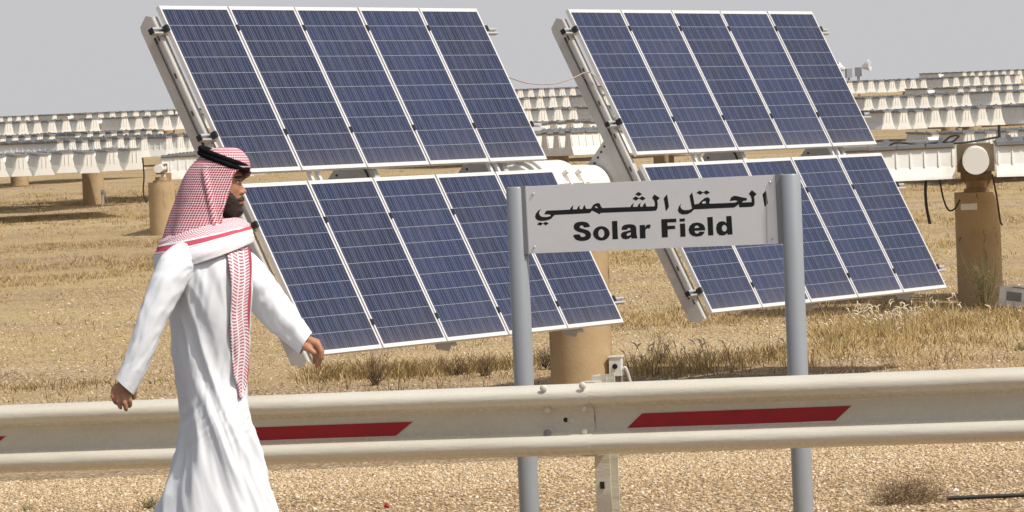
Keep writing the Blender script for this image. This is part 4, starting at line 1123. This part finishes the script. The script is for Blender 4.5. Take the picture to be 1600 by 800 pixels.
twig_bush('green_weed', 212, 21.6, 'small green weed on the gravel under the rail, left of the man', .095, 46, M_WEED, .10, 4, .0014)
twig_bush('green_weed', 745, 48.6, 'low grey weed above the rail, left of the sign post and big column', .30, 30, M_TWIG, .22, 3, .004)
twig_bush('green_weed', 20, 21.8, 'tiny sprig under the rail at the left photo edge', .07, 16, M_WEED, .05, 2, .0014)
twig_bush('dry_bush', 1022, 49.6, 'thin dry weed behind the rail, right of the white switch box', .38, 20, M_TWIG, .18, 1, .004)
twig_bush('dry_bush', 700, 49.0, 'low dark bush just above the rail, midway from the hand to the left sign post', .24, 44, M_TWIG, .30, 1, .004)
twig_bush('dry_bush', 846, 49.3, 'dark bush squeezed between the left sign post and the big column', .30, 50, M_TWIG, .22, 2, .004)
twig_bush('green_weed', 1296, 52.0, 'dark green tuft right of the right sign post, left of the pale plumes', .16, 40, M_WEED, .22, 4, .004)
twig_bush('green_weed', 1585, 49.0, 'small grey sprig on the gravel above the rail at the right photo edge', .12, 30, M_WEED, .12, 2, .003)
# round tumbleweed
def tumbleweed(px, Z, rad, label):
    x, y = world_xy(px, Z); z = terrain(x, y)
    o = empty('tumbleweed', (x, y, z)); tag(o, label, 'bush')
    b = MB()
    for _ in range(1500):
        d = RNG.normal(0, 1, 3); d /= np.linalg.norm(d); d[2] = abs(d[2]) * .8
        rr = rad * RNG.uniform(.35, 1.0) * (1 + .15 * noise.noise(Vector(d * 2)))
        p = np.array([d[0] * rr * 1.25, d[1] * rr, d[2] * rr * .95]); q = p + RNG.normal(0, 1, 3) * rad * .13 + d * rad * .08
        q[2] = max(q[2], .002); mid = (p + q) / 2 + RNG.normal(0, 1, 3) * rad * .03
        b.tube([p, mid, q], [.0012, .0010, .0007], 3, cap=False)
    b.build('tangled_stems', veg_mat('tumbleweed brown', [(.16, .10, .06), (.30, .21, .12), (.42, .32, .20)]), o)
tumbleweed(1402, 19.95, .155, 'round brown tumbleweed on the gravel under the right rail')
for px, Z, s_ in ((1500, 20.0, .02),):
    pass
# ------------------------------------------------------------------ gravel
def stones(name, x0, x1, y0, y1, n, s0, s1, label):
    V0 = np.array([(0, 0, 1), (.894, 0, .447), (.276, .851, .447), (-.724, .526, .447), (-.724, -.526, .447), (.276, -.851, .447), (.724, .526, -.447), (-.276, .851, -.447), (-.894, 0, -.447), (-.276, -.851, -.447), (.724, -.526, -.447), (0, 0, -1)])
    F0 = np.array([(0, 1, 2), (0, 2, 3), (0, 3, 4), (0, 4, 5), (0, 5, 1), (1, 6, 2), (2, 7, 3), (3, 8, 4), (4, 9, 5), (5, 10, 1), (6, 7, 2), (7, 8, 3), (8, 9, 4), (9, 10, 5), (10, 6, 1), (11, 7, 6), (11, 8, 7), (11, 9, 8), (11, 10, 9), (11, 6, 10)])
    X = RNG.uniform(x0, x1, n); Y = RNG.uniform(y0, y1, n); s = s0 + (s1 - s0) * RNG.uniform(size=n) ** 3
    Zg = np.array([terrain(a, b) for a, b in zip(X, Y)])
    V = V0[None] * (1 + RNG.normal(0, .22, (n, 12, 1))) * s[:, None, None] * RNG.uniform(.6, 1.3, (n, 1, 3)) * np.array([1, 1, .62])
    an = RNG.uniform(0, 2 * PI, n); ca, sa = np.cos(an)[:, None], np.sin(an)[:, None]
    V = np.stack([V[..., 0] * ca - V[..., 1] * sa, V[..., 0] * sa + V[..., 1] * ca, V[..., 2]], -1)
    V += np.stack([X, Y, Zg + s * .15], -1)[:, None, :]
    Fc = (F0[None] + 12 * np.arange(n)[:, None, None]).reshape(-1, 3)
    me = bpy.data.meshes.new(name); me.vertices.add(12 * n); me.vertices.foreach_set('co', V.reshape(-1))
    me.loops.add(len(Fc) * 3); me.loops.foreach_set('vertex_index', Fc.reshape(-1)); me.polygons.add(len(Fc))
    me.polygons.foreach_set('loop_start', np.arange(len(Fc)) * 3); me.update(calc_edges=True); me.validate()
    me.materials.append(M_STONE); o = bpy.data.objects.new(name, me); COL.objects.link(o)
    tag(o, label, 'gravel', kind='stuff'); return o
M_STONE = veg_mat('desert gravel', [(.26, .17, .09), (.48, .35, .20), (.60, .46, .28), (.55, .40, .235), (.78, .70, .56)])
bsdf(M_STONE).inputs['Roughness'].default_value = .9
stones('gravel', -3.7, 3.7, 19.5, 27, 95000, .0038, .0115, 'coarse pale gravel on the verge under the guard rail')
stones('field_stones', -7.5, 7.5, 44, 75, 45000, .006, .022, 'scattered small stones over the field behind the rail')

# ------------------------------------------------------------------ litter
def litter(px, py, Z, name, label, cat, f):
    x, y = world_xy(px, Z); z = terrain(x, y)
    b = MB(); f(b); o = b.build(name, f.m); o.location = (x, y, z); tag(o, label, cat)
def f1(b): b.tube([(-.012, 0, .012), (-.004, .004, .020), (.012, 0, .010)], [.006, .013, .006], 8)
f1.m = M_RED; litter(583, 760, 20.9, 'plastic_scrap', 'small crumpled red plastic scrap on the gravel below the rail', 'litter', f1)
def f2(b): b.tube([(-.03, 0, .012), (-.01, .01, .02), (.015, 0, .018), (.034, .004, .012)], [.008, .014, .015, .008], 8)
f2.m = M_BLACK; litter(622, 795, 20.05, 'dark_rag', 'small dark rag on the gravel near the bottom of the photo', 'litter', f2)
def f3(b):
    P = [at(1480, 799, 20.0), at(1530, 799, 20.0), at(1580, 800, 20.0), at(1650, 802, 20.0)]; o_ = np.array([*world_xy(1560, 20.0), 0]); P = [p - o_ for p in P]
    P = [np.array([p[0], p[1], .018]) for p in P]; b.tube(cable_pts(P, 6), .010, 10)
f3.m = M_BLACK; litter(1560, 800, 20.0, 'black_hose', 'black hose lying on the gravel at the bottom right corner', 'hose', f3)
def f4(b): b.tube([(-.014, 0, .01), (0, .004, .018), (.012, 0, .012)], [.005, .012, .006], 7)
f4.m = M_BOX; litter(1476, 780, 20.4, 'paper_scrap', 'small white paper scrap beside the tumbleweed', 'litter', f4)
